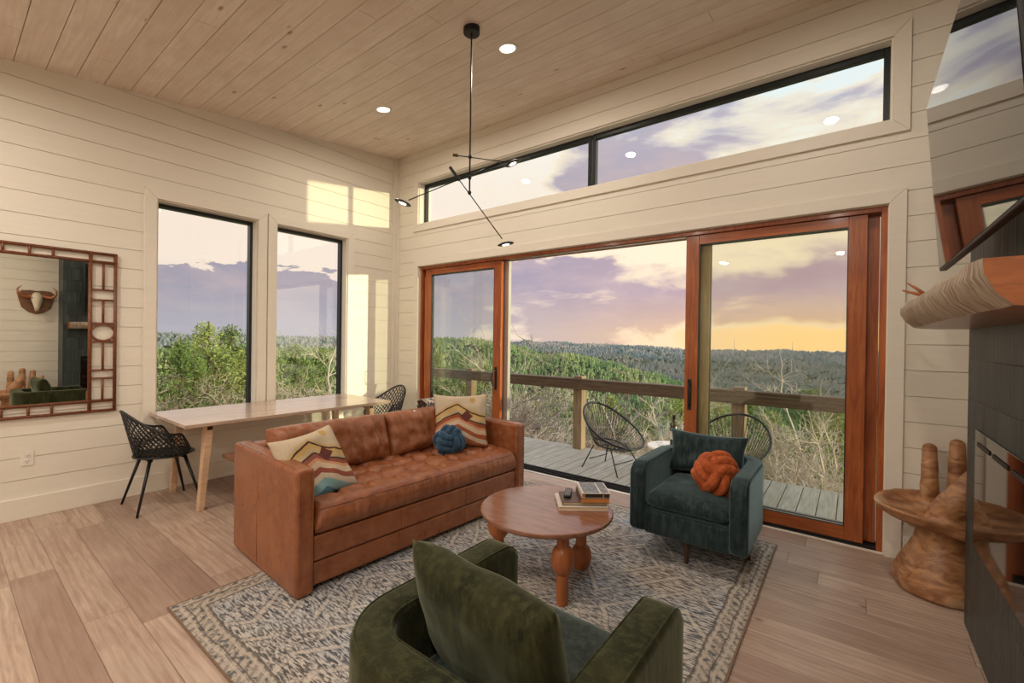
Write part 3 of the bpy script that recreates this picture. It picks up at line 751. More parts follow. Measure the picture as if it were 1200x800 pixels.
# ------------------------------------------------------------------ velvet armchairs (local: centre, front = -y)
def armchair(name,label,loc,rz,mat,seatmat,bw=.74,bd=.77,T=.105):
    t=thing(name,label,'armchair',loc,rz)
    hw=bw/2; hd=bd/2; Z0=.155; Z1=.62; RC=.17
    # centre line of the wall, in plan, from the front of the right arm round the back to the left arm
    path=[]; hx=hw-T/2; hy=hd-T/2
    ys=[-hd+ .004,-hd+.02,-hd+.045,-hd+.08,-hd+.12,-hd+.18]; 
    for y in ys: path.append((hx,y))
    for k in range(4): path.append((hx,-hd+.18+(hy-RC+hd-.18)*(k+1)/5))
    for k in range(13):
        a=PI/2*k/12; path.append((hx-RC+RC*math.cos(a),hy-RC+RC*math.sin(a)))
    for k in range(6): path.append((hx-RC-(2*(hx-RC))*(k+1)/7,hy))
    path2=path[:]; half=[(-x,y) for (x,y) in reversed(path[:len(path)-6])]
    path=path+half
    m=MB(); prof=[]; n=len(path); cr=.028
    vs=[]; 
    NP=None
    for i,(px,py) in enumerate(path):
        a=Vector(path[max(0,i-1)]); b=Vector(path[min(n-1,i+1)]); d=(b-a).normalized(); nr=Vector((d.y,-d.x))  # outward
        df=py+hd
        top=Z1; bot=Z0; R=.10
        if df<R: top=Z1-(R-math.sqrt(max(0,R*R-(R-df)**2)))
        if df<.05: bot=Z0+(.05-math.sqrt(max(0,.05**2-(.05-df)**2)))
        inset=0 if df>.02 else (.02-df)*.7
        hT=T/2-inset
        sec=[]
        for (sx,sz,a0) in ((1,-1,-PI/2),(1,1,0),(-1,1,PI/2),(-1,-1,PI)):
            for k in range(5):
                aa=a0+PI/2*k/4
                sec.append((sx*(hT-cr)+cr*math.cos(aa), (top-cr if sz>0 else bot+cr)+cr*math.sin(aa)))
        if NP is None: NP=len(sec)
        for (o_,z) in sec: vs.append((px+nr.x*o_,py+nr.y*o_,z))
    fs=[]
    for i in range(n-1):
        for k in range(NP): fs.append((i*NP+k,i*NP+(k+1)%NP,(i+1)*NP+(k+1)%NP,(i+1)*NP+k))
    fs.append(tuple(range(NP-1,-1,-1))); fs.append(tuple((n-1)*NP+k for k in range(NP)))
    m.add(vs,fs); sh=m.build('upholstered_shell',mat,t,smooth=True,merge=True)
    # piping along both top edges
    pm=MB()
    for o_ in (T/2-.012,-(T/2-.012)):
        pts=[]
        for i,(px,py) in enumerate(path):
            a=Vector(path[max(0,i-1)]); b=Vector(path[min(n-1,i+1)]); d=(b-a).normalized(); nr=Vector((d.y,-d.x)); df=py+hd
            R=.10; top=Z1-(R-math.sqrt(max(0,R*R-(R-df)**2))) if df<R else Z1
            pts.append((px+nr.x*o_,py+nr.y*o_,top-.004))
        pm.tube(pts,.0035,6)
    pm.build('piping',mat,sh,smooth=True)
    MB().box(-hw+T-.005,hw-T+.005,-hd+.012,hd-T,Z0+.002,.315).build('front_rail',mat,t,bevel=.02,seg=4)
    # seat cushion
    sx=hw-T-.004
    def sp(a,b,top):
        u=a*2-1; v=b*2-1; e=(1-abs(u)**8)*(1-abs(v)**8); e=max(0,e)**.4
        z=(.375+ (.068 if top else -.055)*e)+ (.012*(1-u*u)*(1-v*v) if top else 0)+(.004*noise.noise(Vector((u*3,v*3,1)))*e if top else 0)
        return (u*sx, -hd+.012+ (v+1)/2*(bd-T-.03), z)
    c=MB(); c.grid(lambda a,b:sp(a,b,True),34,34); c.grid(lambda a,b:sp(a,1-b,False),34,34)
    cs=c.build('seat_cushion',seatmat,t,smooth=True,merge=True)
    # cross base and four tapered legs
    MB().box(-.22,.22,-.02,.02,Z0-.03,Z0+.01).box(-.02,.02,-.22,.22,Z0-.03,Z0+.01).build('leg_frame',P_WALNUT,t,bevel=.004)
    for (lx,ly) in ((.0,-.315),(.315,.0),(-.315,.0),(.0,.315)):
        MB().tube([(lx,ly,.002),(lx*.93,ly*.93,Z0+.012)],[.012,.020],10).build('leg',P_WALNUT,t,smooth=True,angle=40)
    return t
RUGZ=.010
ac2=armchair('velvet_armchair','dark teal green velvet armchair in front of the sliding door, facing the room',(4.315,-.70,RUGZ),0,P_VELVETB,P_VELVETB,.735,.78)
ac1=armchair('velvet_armchair','moss green velvet armchair in the foreground seen from behind',(4.345,-2.935,RUGZ),PI,P_VELVET,P_VELVET2,.79,.82,.125)
bp1=pillow_mb(.58,.43,.16,36,.07,.005,4,3.2).build('back_pillow',P_VELVET,smooth=True,merge=True); tag(bp1,'large moss green velvet cushion propped in the foreground armchair','cushion')
bp2=pillow_mb(.56,.32,.15,36,.12,.010,6,2.4).build('back_pillow',P_VELVETB,smooth=True,merge=True); tag(bp2,'dark green rectangular velvet cushion with pointed corners behind the rust knotted ball','cushion')
# ------------------------------------------------------------------ coffee table
ct=thing('coffee_table','round reddish wood coffee table with bulbous turned legs in the middle of the rug','coffee table',(3.675,-1.715,RUGZ))
TR=.405; TH_=.425
MB().lathe([(.0005,TH_-.028),(TR-.012,TH_-.028),(TR-.003,TH_-.022),(TR,TH_-.012),(TR-.002,TH_-.003),(TR-.008,TH_),(.0005,TH_)],n=96).build('tabletop',P_TABLE,ct,smooth=True,angle=25)
def leg(x,y,bulb):
    prof=[(.034,0)]
    z=0.0
    def bz(zc,rb,hb): return [(.034+(rb-.034)*math.sin(PI*k/14)**.6, zc-hb/2+hb*k/14) for k in range(0,15)]
    b=bz(bulb,.066,.15); 
    if bulb<.09: prof=[(.030,0.0)]+[p for p in b if p[1]>.003]+[(.034,TH_-.05),(.05,TH_-.045),(.052,TH_-.028)]
    elif bulb>.3: prof=[(.026,0.0),(.034,.2)]+b+[(.05,TH_-.03),(.05,TH_-.028)]
    else: prof=[(.030,0.0),(.034,.05)]+b+[(.034,TH_-.055),(.052,TH_-.05),(.054,TH_-.028)]
    prof=[p for i,p in enumerate(prof) if i==0 or p[1]>=prof[i-1][1]]
    MB().lathe(prof,(x,y,0),n=28).build('leg',P_TABLEL,ct,smooth=True,angle=50)
leg(.13,.215,.078); leg(.235,-.19,.245); leg(-.22,-.19,.315)
# books and remote on the coffee table
TZ=RUGZ+TH_
def book(name,label,w,d,h,cover,pages,loc,rz,band=None,spine=True):
    t=thing(name,label,'book',loc,rz,'books stacked on the coffee table')
    b=.003
    MB().box(-w/2,w/2,-d/2,d/2,0,b).box(-w/2,w/2,-d/2,d/2,h-b,h).box(-w/2,-w/2+b,-d/2,d/2,b,h-b).build('cover',cover,t,bevel=.0008)
    MB().box(-w/2+b,w/2-.004,-d/2+.004,d/2-.004,b,h-b).build('pages',pages,t)
    if band: band(t,w,d,h)
    return t
c_cream=plain('cream_cover',(.62,.57,.50),.4); c_dark=plain('black_cover',(.02,.02,.022),.35); c_brown=plain('brown_cover',(.10,.05,.03),.45); c_page=plain('page_edges',(.66,.50,.33),.8); c_or=plain('orange_spine',(.50,.20,.05),.5)
def m_script():
    t=NT('scribbled_cover',.4,.4); v=t.tc(); n=t.noise(t.mapping(v,(60,300,1)),1,4,.7,1.5); t.col(t.ramp(n,[(.50,(.012,.012,.014)),(.56,(.45,.47,.48))])); return t.m
c_scr=m_script()
RB=math.radians(-48)
Bc=(3.815,-1.535)
book('book','large cream book lying lowest in the stack on the coffee table',.30,.24,.022,c_cream,c_page,(Bc[0],Bc[1],TZ),math.radians(38))
book('book','slim brown-edged book second from the bottom of the stack',.27,.20,.018,c_brown,c_page,(Bc[0]+.005,Bc[1]+.01,TZ+.0225),math.radians(38))
def bandA(t,w,d,h): 
    MB().box(-w/2-.001,w/2,-d/2-.001,-d/2+.001,.004,h-.002).build('orange_edge',c_or,t)
book('book','thick orange-edged book under the black and white one',.17,.22,.030,c_brown,c_page,(Bc[0]+.055,Bc[1]+.045,TZ+.041),math.radians(38),bandA)
def bandB(t,w,d,h):
    MB().box(-w/2+.012,w/2-.065,-d/2+.008,d/2-.008,h,h+.0006).box(w/2-.055,w/2-.008,-d/2+.008,d/2-.008,h,h+.0006).build('printed_panel',c_scr,t)
    MB().box(-w/2+.02,w/2-.05,-d/2-.0006,-d/2,.003,h-.003).box(w/2-.04,w/2-.01,-d/2-.0006,-d/2,.003,h-.003).build('spine_print',c_dark,t)
book('book','black and white covered book on top of the stack',.175,.21,.028,c_cream,c_or,(Bc[0]+.06,Bc[1]+.05,TZ+.0715),math.radians(38),bandB)
rc=thing('remote_control','small black remote control lying on the books beside the thick ones','remote control',(Bc[0]-.085,Bc[1]-.01,TZ+.041),math.radians(38+90-12))
MB().box(-.075,.075,-.022,.022,0,.018).build('casing',P_BLACK,rc,bevel=.005)
m=MB()
for i in range(7):
    for j in range(3): m.lathe([(.0005,.018),(.0045,.018),(.0045,.0195),(.0005,.0195)],(-.055+.017*i,-.012+.012*j,0),8)
m.build('buttons',P_SEAL,rc)
# ------------------------------------------------------------------ long desk by the windows
dk=thing('long_table','long pale wooden plank table with splayed legs under the left windows','table',(.51,-1.82,0))
HX=.48; HY=.985; ZT=.745
m=MB()
for k in range(5): m.box(-HX+.192*k+.001,-HX+.192*(k+1)-.001,-HY,HY,ZT-.028,ZT)
m.build('tabletop',P_DESKTOP,dk,bevel=.002)
MB().box(-HX+.02,HX-.02,-HY+.02,HY-.02,ZT-.034,ZT-.0285).build('underboard',P_OAKT,dk)
for sy in (-1,1):
    for sx in (-1,1):
        yt=sy*(HY-.20); yb=sy*(HY-.15)
        m=MB(); w=.035; 
        m.hexa([(sx*.35-w*.8,yb-.022,0),(sx*.35+w*.8,yb-.022,0),(sx*.35+w*.8,yb+.022,0),(sx*.35-w*.8,yb+.022,0),
                (sx*.36-w*1.1,yt-.03,ZT-.034),(sx*.36+w*1.1,yt-.03,ZT-.034),(sx*.36+w*1.1,yt+.03,ZT-.034),(sx*.36-w*1.1,yt+.03,ZT-.034)])
        m.build('leg',P_OAKT,dk,bevel=.004)
    MB().box(-.40,.40,sy*(HY-.20)-.02,sy*(HY-.20)+.02,ZT-.075,ZT-.035).build('cross_rail',P_WALNUT,dk,bevel=.003)
# bench between table and sofa
bn=thing('wooden_bench','low brown wooden bench between the long table and the sofa back, one corner showing','bench',(1.08,-1.72,0))
MB().box(-.16,.16,-.80,.80,.425,.455).build('seat',P_BENCH,bn,bevel=.004)
for sx in (-1,1):
    for sy in (-1,1): MB().tube([(sx*.12,sy*.56,0),(sx*.11,sy*.50,.425)],[.014,.02],10).build('leg',P_BENCH,bn,smooth=True)
# ------------------------------------------------------------------ black lattice chairs (front = +y)
def lattice_chair(label,loc,rz):
    t=thing('lattice_chair',label,'chair',loc,rz)
    def S(th,v):
        # th -1..1 from left front around the back to right front ; v 0 seat edge .. 1 rim
        a=th*math.radians(128); bx=math.sin(a); by=-math.cos(a)
        back=max(0,math.cos(a*.62))**3
        rim=.63+.20*max(0,math.cos(a*.9))**2.2
        if abs(th)>.82: rim-= (abs(th)-.82)*.8
        x=bx*(.195+.075*v**.8); y=by*(.19+(.055+.035*max(0,math.cos(a)))*v)
        z=.435+(rim-.435)*v+.0*back
        if by>0: y=by*(.20+.02*v)
        return Vector((x,y,z))
    m=MB(); N=24; K=6
    for sgn in (1,-1):
        for i in range(-K*2,N+K*2):
            pts=[]
            for k in range(9):
                v=k/8; u=(i+sgn*v*5)/N*2-1
                if -1<=u<=1: pts.append(S(u,v))
            if len(pts)>1: m.tube(pts,.0052,5)
    m.build('lattice_shell',P_BLACKPL,t,smooth=True)
    m=MB(); m.tube([S(-1+2*k/60,1) for k in range(61)],.009,8); m.tube([S(-1,k/6) for k in range(7)],.009,8); m.tube([S(1,k/6) for k in range(7)],.009,8)
    m.tube([S(-1+2*k/60,0) for k in range(61)],.008,8)
    m.build('rim',P_BLACKPL,t,smooth=True)
    m=MB()
    def sp(a,b):
        u=a*2-1;v=b*2-1; r=1
        x=u*math.sqrt(1-v*v/2)*.215; y=v*math.sqrt(1-u*u/2)*.215
        return (x,y+.01,.425+.02*(u*u+v*v)/2+.005)
    m.grid(sp,16,16); s=m.build('seat',P_BLACKPL,t,smooth=True); q=s.modifiers.new('s','SOLIDIFY'); q.thickness=.012
    MB().box(-.13,.13,-.13,-.10,.40,.425).box(-.13,.13,.10,.13,.40,.425).box(-.015,.015,-.13,.13,.40,.425).build('under_frame',P_BLACK,t,bevel=.004)
    for sx in (-1,1):
        for sy in (-1,1): MB().tube([(sx*.235,sy*.225,0),(sx*.13,sy*.12,.42)],[.009,.014],10).build('leg',P_BLACK,t,smooth=True)
    return t
lattice_chair('black lattice shell chair at the near end of the long table, beside the mirror',(.43,-2.80,0),0)
lattice_chair('black lattice shell chair at the far end of the long table, near the room corner',(.40,-.50,0),PI)
# ------------------------------------------------------------------ hanging lamp
lp=thing('mobile_pendant','black three armed mobile pendant lamp with small glowing discs, hanging from the ceiling','pendant lamp',(2.852,-1.562,0))
zc=ceil_at(-1.562)
MB().lathe([(.0005,-.045),(.058,-.045),(.062,-.041),(.062,.004),(.0005,.004)],n=32).build('canopy',P_BLACK,lp,smooth=True,angle=40,loc=(0,0,zc))
MB().tube([(0,0,2.555),(0,0,zc-.04)],.0062,10).build('rod',P_BLACK,lp,smooth=True)
def arm(zp,pd,pw,depth_d,depth_w,cwlen,name='arm'):
    # pd, pw: end of the disc side and of the counterweight side, relative to the rod
    a=MB().tube([pd,pw],.0040,8)
    d=(Vector(pw)-Vector(pd)).normalized(); cw0=Vector(pw)-d*cwlen
    ao=a.build('arm',P_BLACK,lp,smooth=True)
    MB().tube([cw0,pw],.0115,12).build('counterweight',P_BLACK if zp!=2.83 else P_BRASS,ao,smooth=True,angle=40)
    MB().ell((0,0,zp),(.014,.014,.017)).build('joint',P_BLACK,ao,smooth=True)
    # disc head
    hd=Vector(pd)-d*.045; tilt=Matrix.Translation(hd)@Vector((0,0,1)).rotation_difference((d*.42+Vector((0,0,1))).normalized()).to_matrix().to_4x4()
    m=MB().lathe([(.0005,.012),(.040,.010),(.060,.002),(.064,-.003),(.058,-.007),(.030,-.007),(.0005,-.007)],n=28); m.xf(tilt)
    ho=m.build('disc_shade',P_BLACK,ao,smooth=True,angle=40)
    m=MB().lathe([(.0005,-.0115),(.024,-.0105),(.029,-.007),(.0005,-.0065)],n=24); m.xf(tilt); m.build('light_lens',P_LAMP,ho,smooth=True)
    return ho
V=Vector; O_=V((2.852,-1.562,0))
def rel(p): return V(p)-O_
arm(2.83,rel((3.045,-1.36,2.812)),rel((2.763,-1.655,2.836)),0,0,.04)
arm(2.675,rel((2.51,-1.86,2.49)),rel((3.014,-1.412,2.795)),0,0,.12)
arm(2.562,rel((3.028,-1.38,2.225)),rel((2.752,-1.672,2.742)),0,0,.12)
# ------------------------------------------------------------------ carved hand chairs
def hand_chair(label,loc,rz,mirror=False):
    t=thing('hand_chair',label,'chair',loc,rz)
    base=MB().lathe([(.0005,0),(.215,0),(.235,.02),(.232,.06),(.205,.14),(.165,.22),(.135,.29),(.125,.34),(.14,.39),(.17,.42),(.0005,.42)],n=48)
    vs=[]
    for v in base.v:
        a=math.atan2(v[1],v[0]); k=1+.03*math.sin(3*a+1)+.02*math.sin(7*a)*(1-min(1,v[2]/.4)); s=.02*noise.noise(Vector((v[0]*5,v[1]*5,v[2]*5)))
        vs.append((v[0]*(k+s),v[1]*(k+s),v[2]))
    base.v=vs; base.build('pedestal',P_HAND,t,smooth=True,angle=50)
    m=MB()
    # cupped palm: closed bowl
    def bowl(a,b):
        th=2*PI*a
        prof=[(.0,.375),(.12,.378),(.22,.395),(.29,.43),(.325,.475),(.320,.492),(.295,.487),(.24,.455),(.14,.425),(.0,.415)]
        q=b*9; k=min(8,int(q)); f=q-k; r=prof[k][0]*(1-f)+prof[k+1][0]*f; z=prof[k][1]*(1-f)+prof[k+1][1]*f
        lift=.03*max(0,math.sin(th))*(r/.33)
        rx=r*1.0; ry=r*.90
        return (rx*math.cos(th),ry*math.sin(th),z+lift)
    m.grid(bowl,48,40,wu=True)
    def finger(x,y,h,r,lean,nsd):
        pts=[];rs=[]
        for k in range(13):
            f=k/12; z=.40+(h)*f
            pts.append((x+lean*f,y-.03*math.sin(f*PI)+.045*f,z))
            kn=1+.10*math.exp(-((f-.42)/.07)**2)+.08*math.exp(-((f-.72)/.06)**2)
            rs.append(r*kn*(1.05-.22*f))
        m.tube(pts,rs,16,cap=True); m.ell(pts[-1],(rs[-1],rs[-1],rs[-1]*.8))
    sg=-1 if mirror else 1
    finger(-.055*sg,.205,.40,.046,.0,1); finger(.068*sg,.225,.44,.048,.005*sg,2); finger(.182*sg,.21,.41,.046,.012*sg,3); finger(.275*sg,.16,.32,.040,.025*sg,4)
    pts=[(-.05*sg,-.19,.43),(-.01*sg,-.20,.49),(.035*sg,-.205,.575),(.08*sg,-.20,.66),(.115*sg,-.19,.745)]
    m.tube(pts,[.05,.078,.078,.064,.046],18); m.ell(pts[-1],(.046,.046,.04)); m.ell((.10*sg,-.17,.45),(.16,.11,.075))
    o=m.build('carved_hand',P_HAND,t,smooth=True)
    rm=o.modifiers.new('remesh','REMESH'); rm.mode='VOXEL'; rm.voxel_size=.010; rm.use_smooth_shade=True
    sm=o.modifiers.new('smooth','SMOOTH'); sm.factor=.6; sm.iterations=7
    return t
hand_chair('carved wooden hand shaped chair with upright fingers, between the sliding door and the fireplace',(5.60,-.355,0),math.radians(-4))
hand_chair('second carved wooden hand chair, seen only in the wall mirror behind the armchair',(5.66,-3.22,0),math.radians(-80),True)
# ------------------------------------------------------------------ skull trophy (seen in the mirror)
sk=thing('skull_trophy','horned animal skull on a dark wooden shield, reflected in the wall mirror','wall trophy',(W,-2.93,2.03))
# local: x towards the room is -x
m=MB(); sh=[(0,-.24),(.09,-.21),(.17,-.13),(.20,0),(.22,.10),(.17,.15),(.08,.16),(0,.15)]
out=[(p[0],p[1]) for p in sh]+[(-p[0],p[1]) for p in sh[-2:0:-1]]
n=len(out); m.add([(0,a,b) for a,b in out]+[(-.03,a*.96,b*.96) for a,b in out],[tuple(range(n)),tuple(range(2*n-1,n-1,-1))]+[(i,(i+1)%n,(i+1)%n+n,i+n) for i in range(n)])
m.build('shield',P_BENCH,sk,bevel=.006)
bone=plain('bone',(.66,.58,.46),.6,bump=.2)
m=MB().tube([(-.05,0,.10),(-.085,0,.05),(-.10,0,-.03),(-.11,0,-.12),(-.10,0,-.19)],[.05,.075,.065,.04,.028],14); m.ell((-.07,.05,.04),(.03,.03,.03)).ell((-.07,-.05,.04),(.03,.03,.03))
so=m.build('skull',bone,sk,smooth=True)
for sg in (1,-1): MB().ell((-.115,sg*.05,.03),(.018,.02,.022)).build('eye_socket',P_SLOT,so,smooth=True)
for sg in (1,-1):
    MB().tube([(-.06,sg*.03,.08),(-.09,sg*.10,.05),(-.12,sg*.17,.04),(-.14,sg*.225,.09),(-.13,sg*.23,.17),(-.10,sg*.18,.23)],[.03,.027,.022,.017,.012,.004],10).build('horn',P_TABLEL,sk,smooth=True)
# ------------------------------------------------------------------ poses of loose cushions
RZ=math.radians(90-3.3)
Fm=Matrix.Translation((2.77,-2.81,.012))@Matrix.Rotation(RZ,4,'Z')
def on_sofa(o,x,y,z,rz,rx,ry=0):
    M=Fm@Matrix.Translation((x,y,z))@Matrix.Rotation(rz,4,'Z')@Matrix.Rotation(rx,4,'X')@Matrix.Rotation(ry,4,'Y')
    o.matrix_world=M
on_sofa(pl,.243,.30,.640,math.radians(10),math.radians(-32),math.radians(-6))
on_sofa(pl2,1.60,.43,.725,math.radians(-38),math.radians(-16),math.radians(0))
on_sofa(kb,1.40,.35,.595,.3,.2,.1)
on_sofa(th,1.60,.80,.86,0.05,0)
ko.matrix_world=Matrix.Translation((4.445,-.80,.57))@Matrix.Rotation(.5,4,'Z')@Matrix.Rotation(.5,4,'X')@Matrix.Rotation(.4,4,'Y')
bp2.matrix_world=Matrix.Translation((4.305,-.50,.625))@Matrix.Rotation(math.radians(-14),4,'X')
bp1.matrix_world=Matrix.Translation((4.325,-3.03,.60))@Matrix.Rotation(math.radians(-5),4,'Z')@Matrix.Rotation(math.radians(16),4,'X')
# ------------------------------------------------------------------ things on the deck
P_CORD=plain('black_cord',(.03,.028,.026),.6)
def rope_chair(label,loc,rz):
    t=thing('rope_chair',label,'chair',loc,rz,)
    T=math.radians(33)
    def H(a): return Vector((.02+.40*math.cos(a)*math.cos(T),.36*math.sin(a),.50-.40*math.cos(a)*math.sin(T)+.02*math.cos(2*a)))
    def G(a): return Vector((-.04+.17*math.cos(a),.17*math.sin(a),.285-.03*math.cos(a)))
    MB().tube([H(2*PI*k/48) for k in range(48)],.012,8,closed=True).build('hoop',P_BLACK,t,smooth=True)
    g=MB().tube([G(2*PI*k/32) for k in range(32)],.009,8,closed=True); g.tube([G(PI/2),G(-PI/2)],.007,6); g.tube([G(0),G(PI)],.007,6); g.build('seat_ring',P_BLACK,t,smooth=True)
    m=MB()
    for k in range(58):
        a=2*PI*(k+.5)/58; p=H(a); q=G(a); md=(p+q)/2+Vector((-.02*math.cos(a),0,-.035)); m.tube([p,md,q],.0032,5,cap=False)
    for k in range(9): 
        y=-.15+.0375*k; h=math.sqrt(max(0,.17**2-y*y)); m.tube([(-.04-h,y,.30),(-.04+h,y,.27)],.003,5,cap=False)
    m.build('cords',P_CORD,t)
    for (x,y) in ((.26,.24),(.26,-.24),(-.26,.22),(-.26,-.22)):
        MB().tube([(x,y,0),(x*.48-.03,y*.62,.27)],.0075,8).build('leg',P_BLACK,t,smooth=True)
    MB().tube([(.17,.18,.11),(.17,-.18,.11)],.006,6).build('stretcher',P_BLACK,t,smooth=True); MB().tube([(-.19,.17,.11),(-.19,-.17,.11)],.006,6).build('stretcher',P_BLACK,t,smooth=True)
    return t
rope_chair('round black rope chair on the deck in the open doorway',(2.95,.80,-.03),math.radians(-12))
rope_chair('round black rope chair on the deck behind the dark armchair, seen through glass',(4.20,.84,-.03),math.radians(-100))
st=thing('side_table','small round white outdoor table holding the wine bottle','side table',(3.69,.55,-.03))
MB().lathe([(.0005,.41),(.205,.41),(.215,.417),(.21,.432),(.0005,.436)],n=40).build('tabletop',P_WHITEPL,st,smooth=True,angle=30)
for k in range(3):
    a=2*PI*k/3+.4; MB().tube([(.19*math.cos(a),.19*math.sin(a),0),(.12*math.cos(a),.12*math.sin(a),.41)],.009,8).build('leg',P_BLACK,st,smooth=True)
P_BOTTLE=plain('olive_bottle_glass',(.035,.03,.008),.08)
bt=thing('wine_bottle','dark wine bottle with a pale label on the small white outdoor table','bottle',(3.735,.55,.4065))
MB().lathe([(.0005,0),(.034,0),(.037,.006),(.037,.185),(.034,.205),(.020,.235),(.0145,.25),(.0135,.30),(.015,.302),(.015,.312),(.0005,.312)],n=28).build('glass_body',P_BOTTLE,bt,smooth=True,angle=40)
MB().lathe([(.0374,.07),(.0376,.071),(.0376,.15),(.0374,.151)],n=28,cap=False).build('paper_label',c_cream,bt,smooth=True)
MB().lathe([(.0152,.262),(.0155,.263),(.0157,.313),(.0005,.3145)],n=20,cap=False).build('foil',c_dark,bt,smooth=True,angle=40)
P_CLEAR=m_glass('wine_glass_clear',(.95,.97,.97),1.3)
def wglass(label,loc):
    o=MB().lathe([(.0005,0),(.034,0),(.034,.002),(.006,.006),(.0035,.01),(.0035,.075),(.012,.083),(.032,.11),(.038,.14),(.036,.17),(.031,.195),(.030,.195),(.035,.17),(.037,.14),(.031,.112),(.010,.086),(.0005,.083)],n=28,cap=False).build('wine_glass',P_CLEAR,smooth=True)
    o.location=loc; tag(o,label,'glass')
wglass('clear wine glass on the white outdoor table, farther left from the bottle',(3.575,.59,.4065))
wglass('clear wine glass on the white outdoor table, nearer the bottle',(3.63,.49,.4065))
# ------------------------------------------------------------------ landscape
CX,CY=5.159,-4.019
def pol(az,d):
    a=math.radians(az); return (CX-math.sin(a)*d,CY+math.cos(a)*d)
def lerp_t(t,tab):
    if t<=tab[0][0]: return tab[0][1]
    for (a,b),(c,d) in zip(tab,tab[1:]):
        if t<=c:
            f=(t-a)/(c-a); f=f*f*(3-2*f); return b+(d-b)*f
    return tab[-1][1]
# elevation (degrees below eye level) of the ridge tops by azimuth left of +y
MID=[(-20,7.5),(0,7),(10,6.4),(15,5.6),(20,4.3),(25,3.0),(31,1.9),(38,1.0),(44,.3),(50,.2),(58,1.6),(70,1.8),(110,1.8)]
FAR=[(-20,.95),(5,1.15),(15,1.25),(20,1.0),(26,.75),(36,.55),(44,.5),(60,.35),(70,.2),(85,.3),(110,.3)]
def height(az,d):
    zm=1.46-700*math.tan(math.radians(lerp_t(az,MID))); zf=1.46-2000*math.tan(math.radians(lerp_t(az,FAR)))
    vb=-118
    k=lerp_t(d,[(0,0),(6,0),(30,1),(120,2),(330,3),(700,4),(1050,5),(2000,6),(2600,7)])
    vals=[-3.6,-3.6,-12,-45,vb,zm,-115,zf,-100]
    i=min(7,int(k)); 
    # piecewise smooth by distance
    tab=[(0,-3.4),(9,-3.8),(30,-13),(120,-48),(330,vb),(700,zm),(1050,-125),(2000,zf),(2700,-90)]
    h=lerp_t(d,tab)
    x,y=pol(az,d)
    h+=noise.noise(Vector((x*.012,y*.012,0)))*min(9,d*.02)+noise.noise(Vector((x*.05,y*.05,3)))*min(2.,d*.01)
    if az<12 and d>800: h+=0
    return h
def m_ground():
    t=NT('forest_floor',.95,.05); v=t.tc(); n=t.noise(v,.35,5,.6); n2=t.noise(v,.01,3)
    t.col(t.mix(t.mr(n,.35,.65),(.05,.055,.025),t.mix(n2,(.15,.12,.07),(.09,.11,.05)))); return t.m
ds=[4.5,6,9,13,18,24,30,40,55,75,95,120,150,190,240,290,340,390,440,490,540,590,640,700,760,830,920,1050,1200,1350,1500,1650,1800,1900,2000,2150,2350,2600]
azs=[-22+1.5*i for i in range(92)]
g=MB(); NA=len(azs)
for d in ds:
    for a in azs:
        x,y=pol(a,d); 
        if d<6: x=min(x,20)
        g.v.append((x,y,height(a,d)))
for i in range(len(ds)-1):
    for j in range(NA-1): g.f.append((i*NA+j,(i+1)*NA+j,(i+1)*NA+j+1,i*NA+j+1))
o=g.build('ground',m_ground(),smooth=True); tag(o,kind='structure')
# conifers of the hills
def m_leaf(name,c1,c2,c3=None,sc=.25):
    t=NT(name,.8,.15); v=t.tc('Object'); g_=t.N('ShaderNodeNewGeometry'); n=t.noise(g_.outputs['Position'],sc,3); rnd=t.N('ShaderNodeObjectInfo').outputs['Random']
    isl=g_.outputs['Random Per Island']
    c=t.mix(isl,c1,c2); c=t.mix(t.mr(n,.4,.65,0,.7),c,c3 or c2); t.col(c); return t.m
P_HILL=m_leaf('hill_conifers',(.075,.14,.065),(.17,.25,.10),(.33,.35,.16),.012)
P_FARHAZE=m_leaf('hazed_far_forest',(.11,.16,.165),(.24,.26,.26),(.34,.31,.28),.006)  # haze over the far ridge is mixed into these blue grey tones
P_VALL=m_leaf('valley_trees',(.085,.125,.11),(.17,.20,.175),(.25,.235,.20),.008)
def conifer(m,x,y,z,h,r,n,rnd,tiers=2):
    a0=rnd.random()*6
    for t in range(tiers):
        zb=z+h*(.08+.42*t/ max(1,tiers-1) if tiers>1 else .08); zt=z+h*(.72+.28*(t+1)/tiers) if t<tiers-1 else z+h
        rr=r*(1-.38*t)
        base=len(m.v); 
        for k in range(n):
            a=a0+2*PI*k/n+t*.5; q=rr*(.8+.4*rnd.random()); m.v.append((x+q*math.cos(a),y+q*math.sin(a),zb+h*.05*rnd.random()))
        m.v.append((x,y,zt)); 
        for k in range(n): m.f.append((base+k,base+(k+1)%n,base+n))
rnd=random.Random(11)
spots=[]
while len(spots)<15000:
    d=math.sqrt(rnd.uniform(190**2,720**2)); a=rnd.uniform(-12,80)
    if d<300 and rnd.random()<.2: continue
    spots.append((d,a))
spots.sort()
mid=MB(); protos=[]
for k in range(5):
    m=MB(); conifer(m,0,0,0,1,.26,7,rnd,3); me=bpy.data.meshes.new('conifer'); me.from_pydata(m.v,[],m.f); me.materials.append(P_HILL); protos.append(me)
vis=[s for s in spots if -3<s[1]<48]
ind=set(vis[:240])
for s in spots:
    d,a=s; x,y=pol(a,d); z=height(a,d); h=rnd.uniform(5,8.5)
    if s in ind:
        o=bpy.data.objects.new('conifer',rnd.choice(protos)); COL.objects.link(o); o.location=(x,y,z-.4); o.scale=(h,h,h); o.rotation_euler=(0,0,rnd.random()*6)
        tag(o,'small dark green conifer on the nearest slope of the forested hillside','tree','conifers on the near hillside')
    else: conifer(mid,x,y,z-.4,h,h*.32,5,rnd,2)
tag(mid.build('hillside_forest',P_HILL),'dense green conifer forest covering the middle hill beyond the deck','forest',kind='stuff')
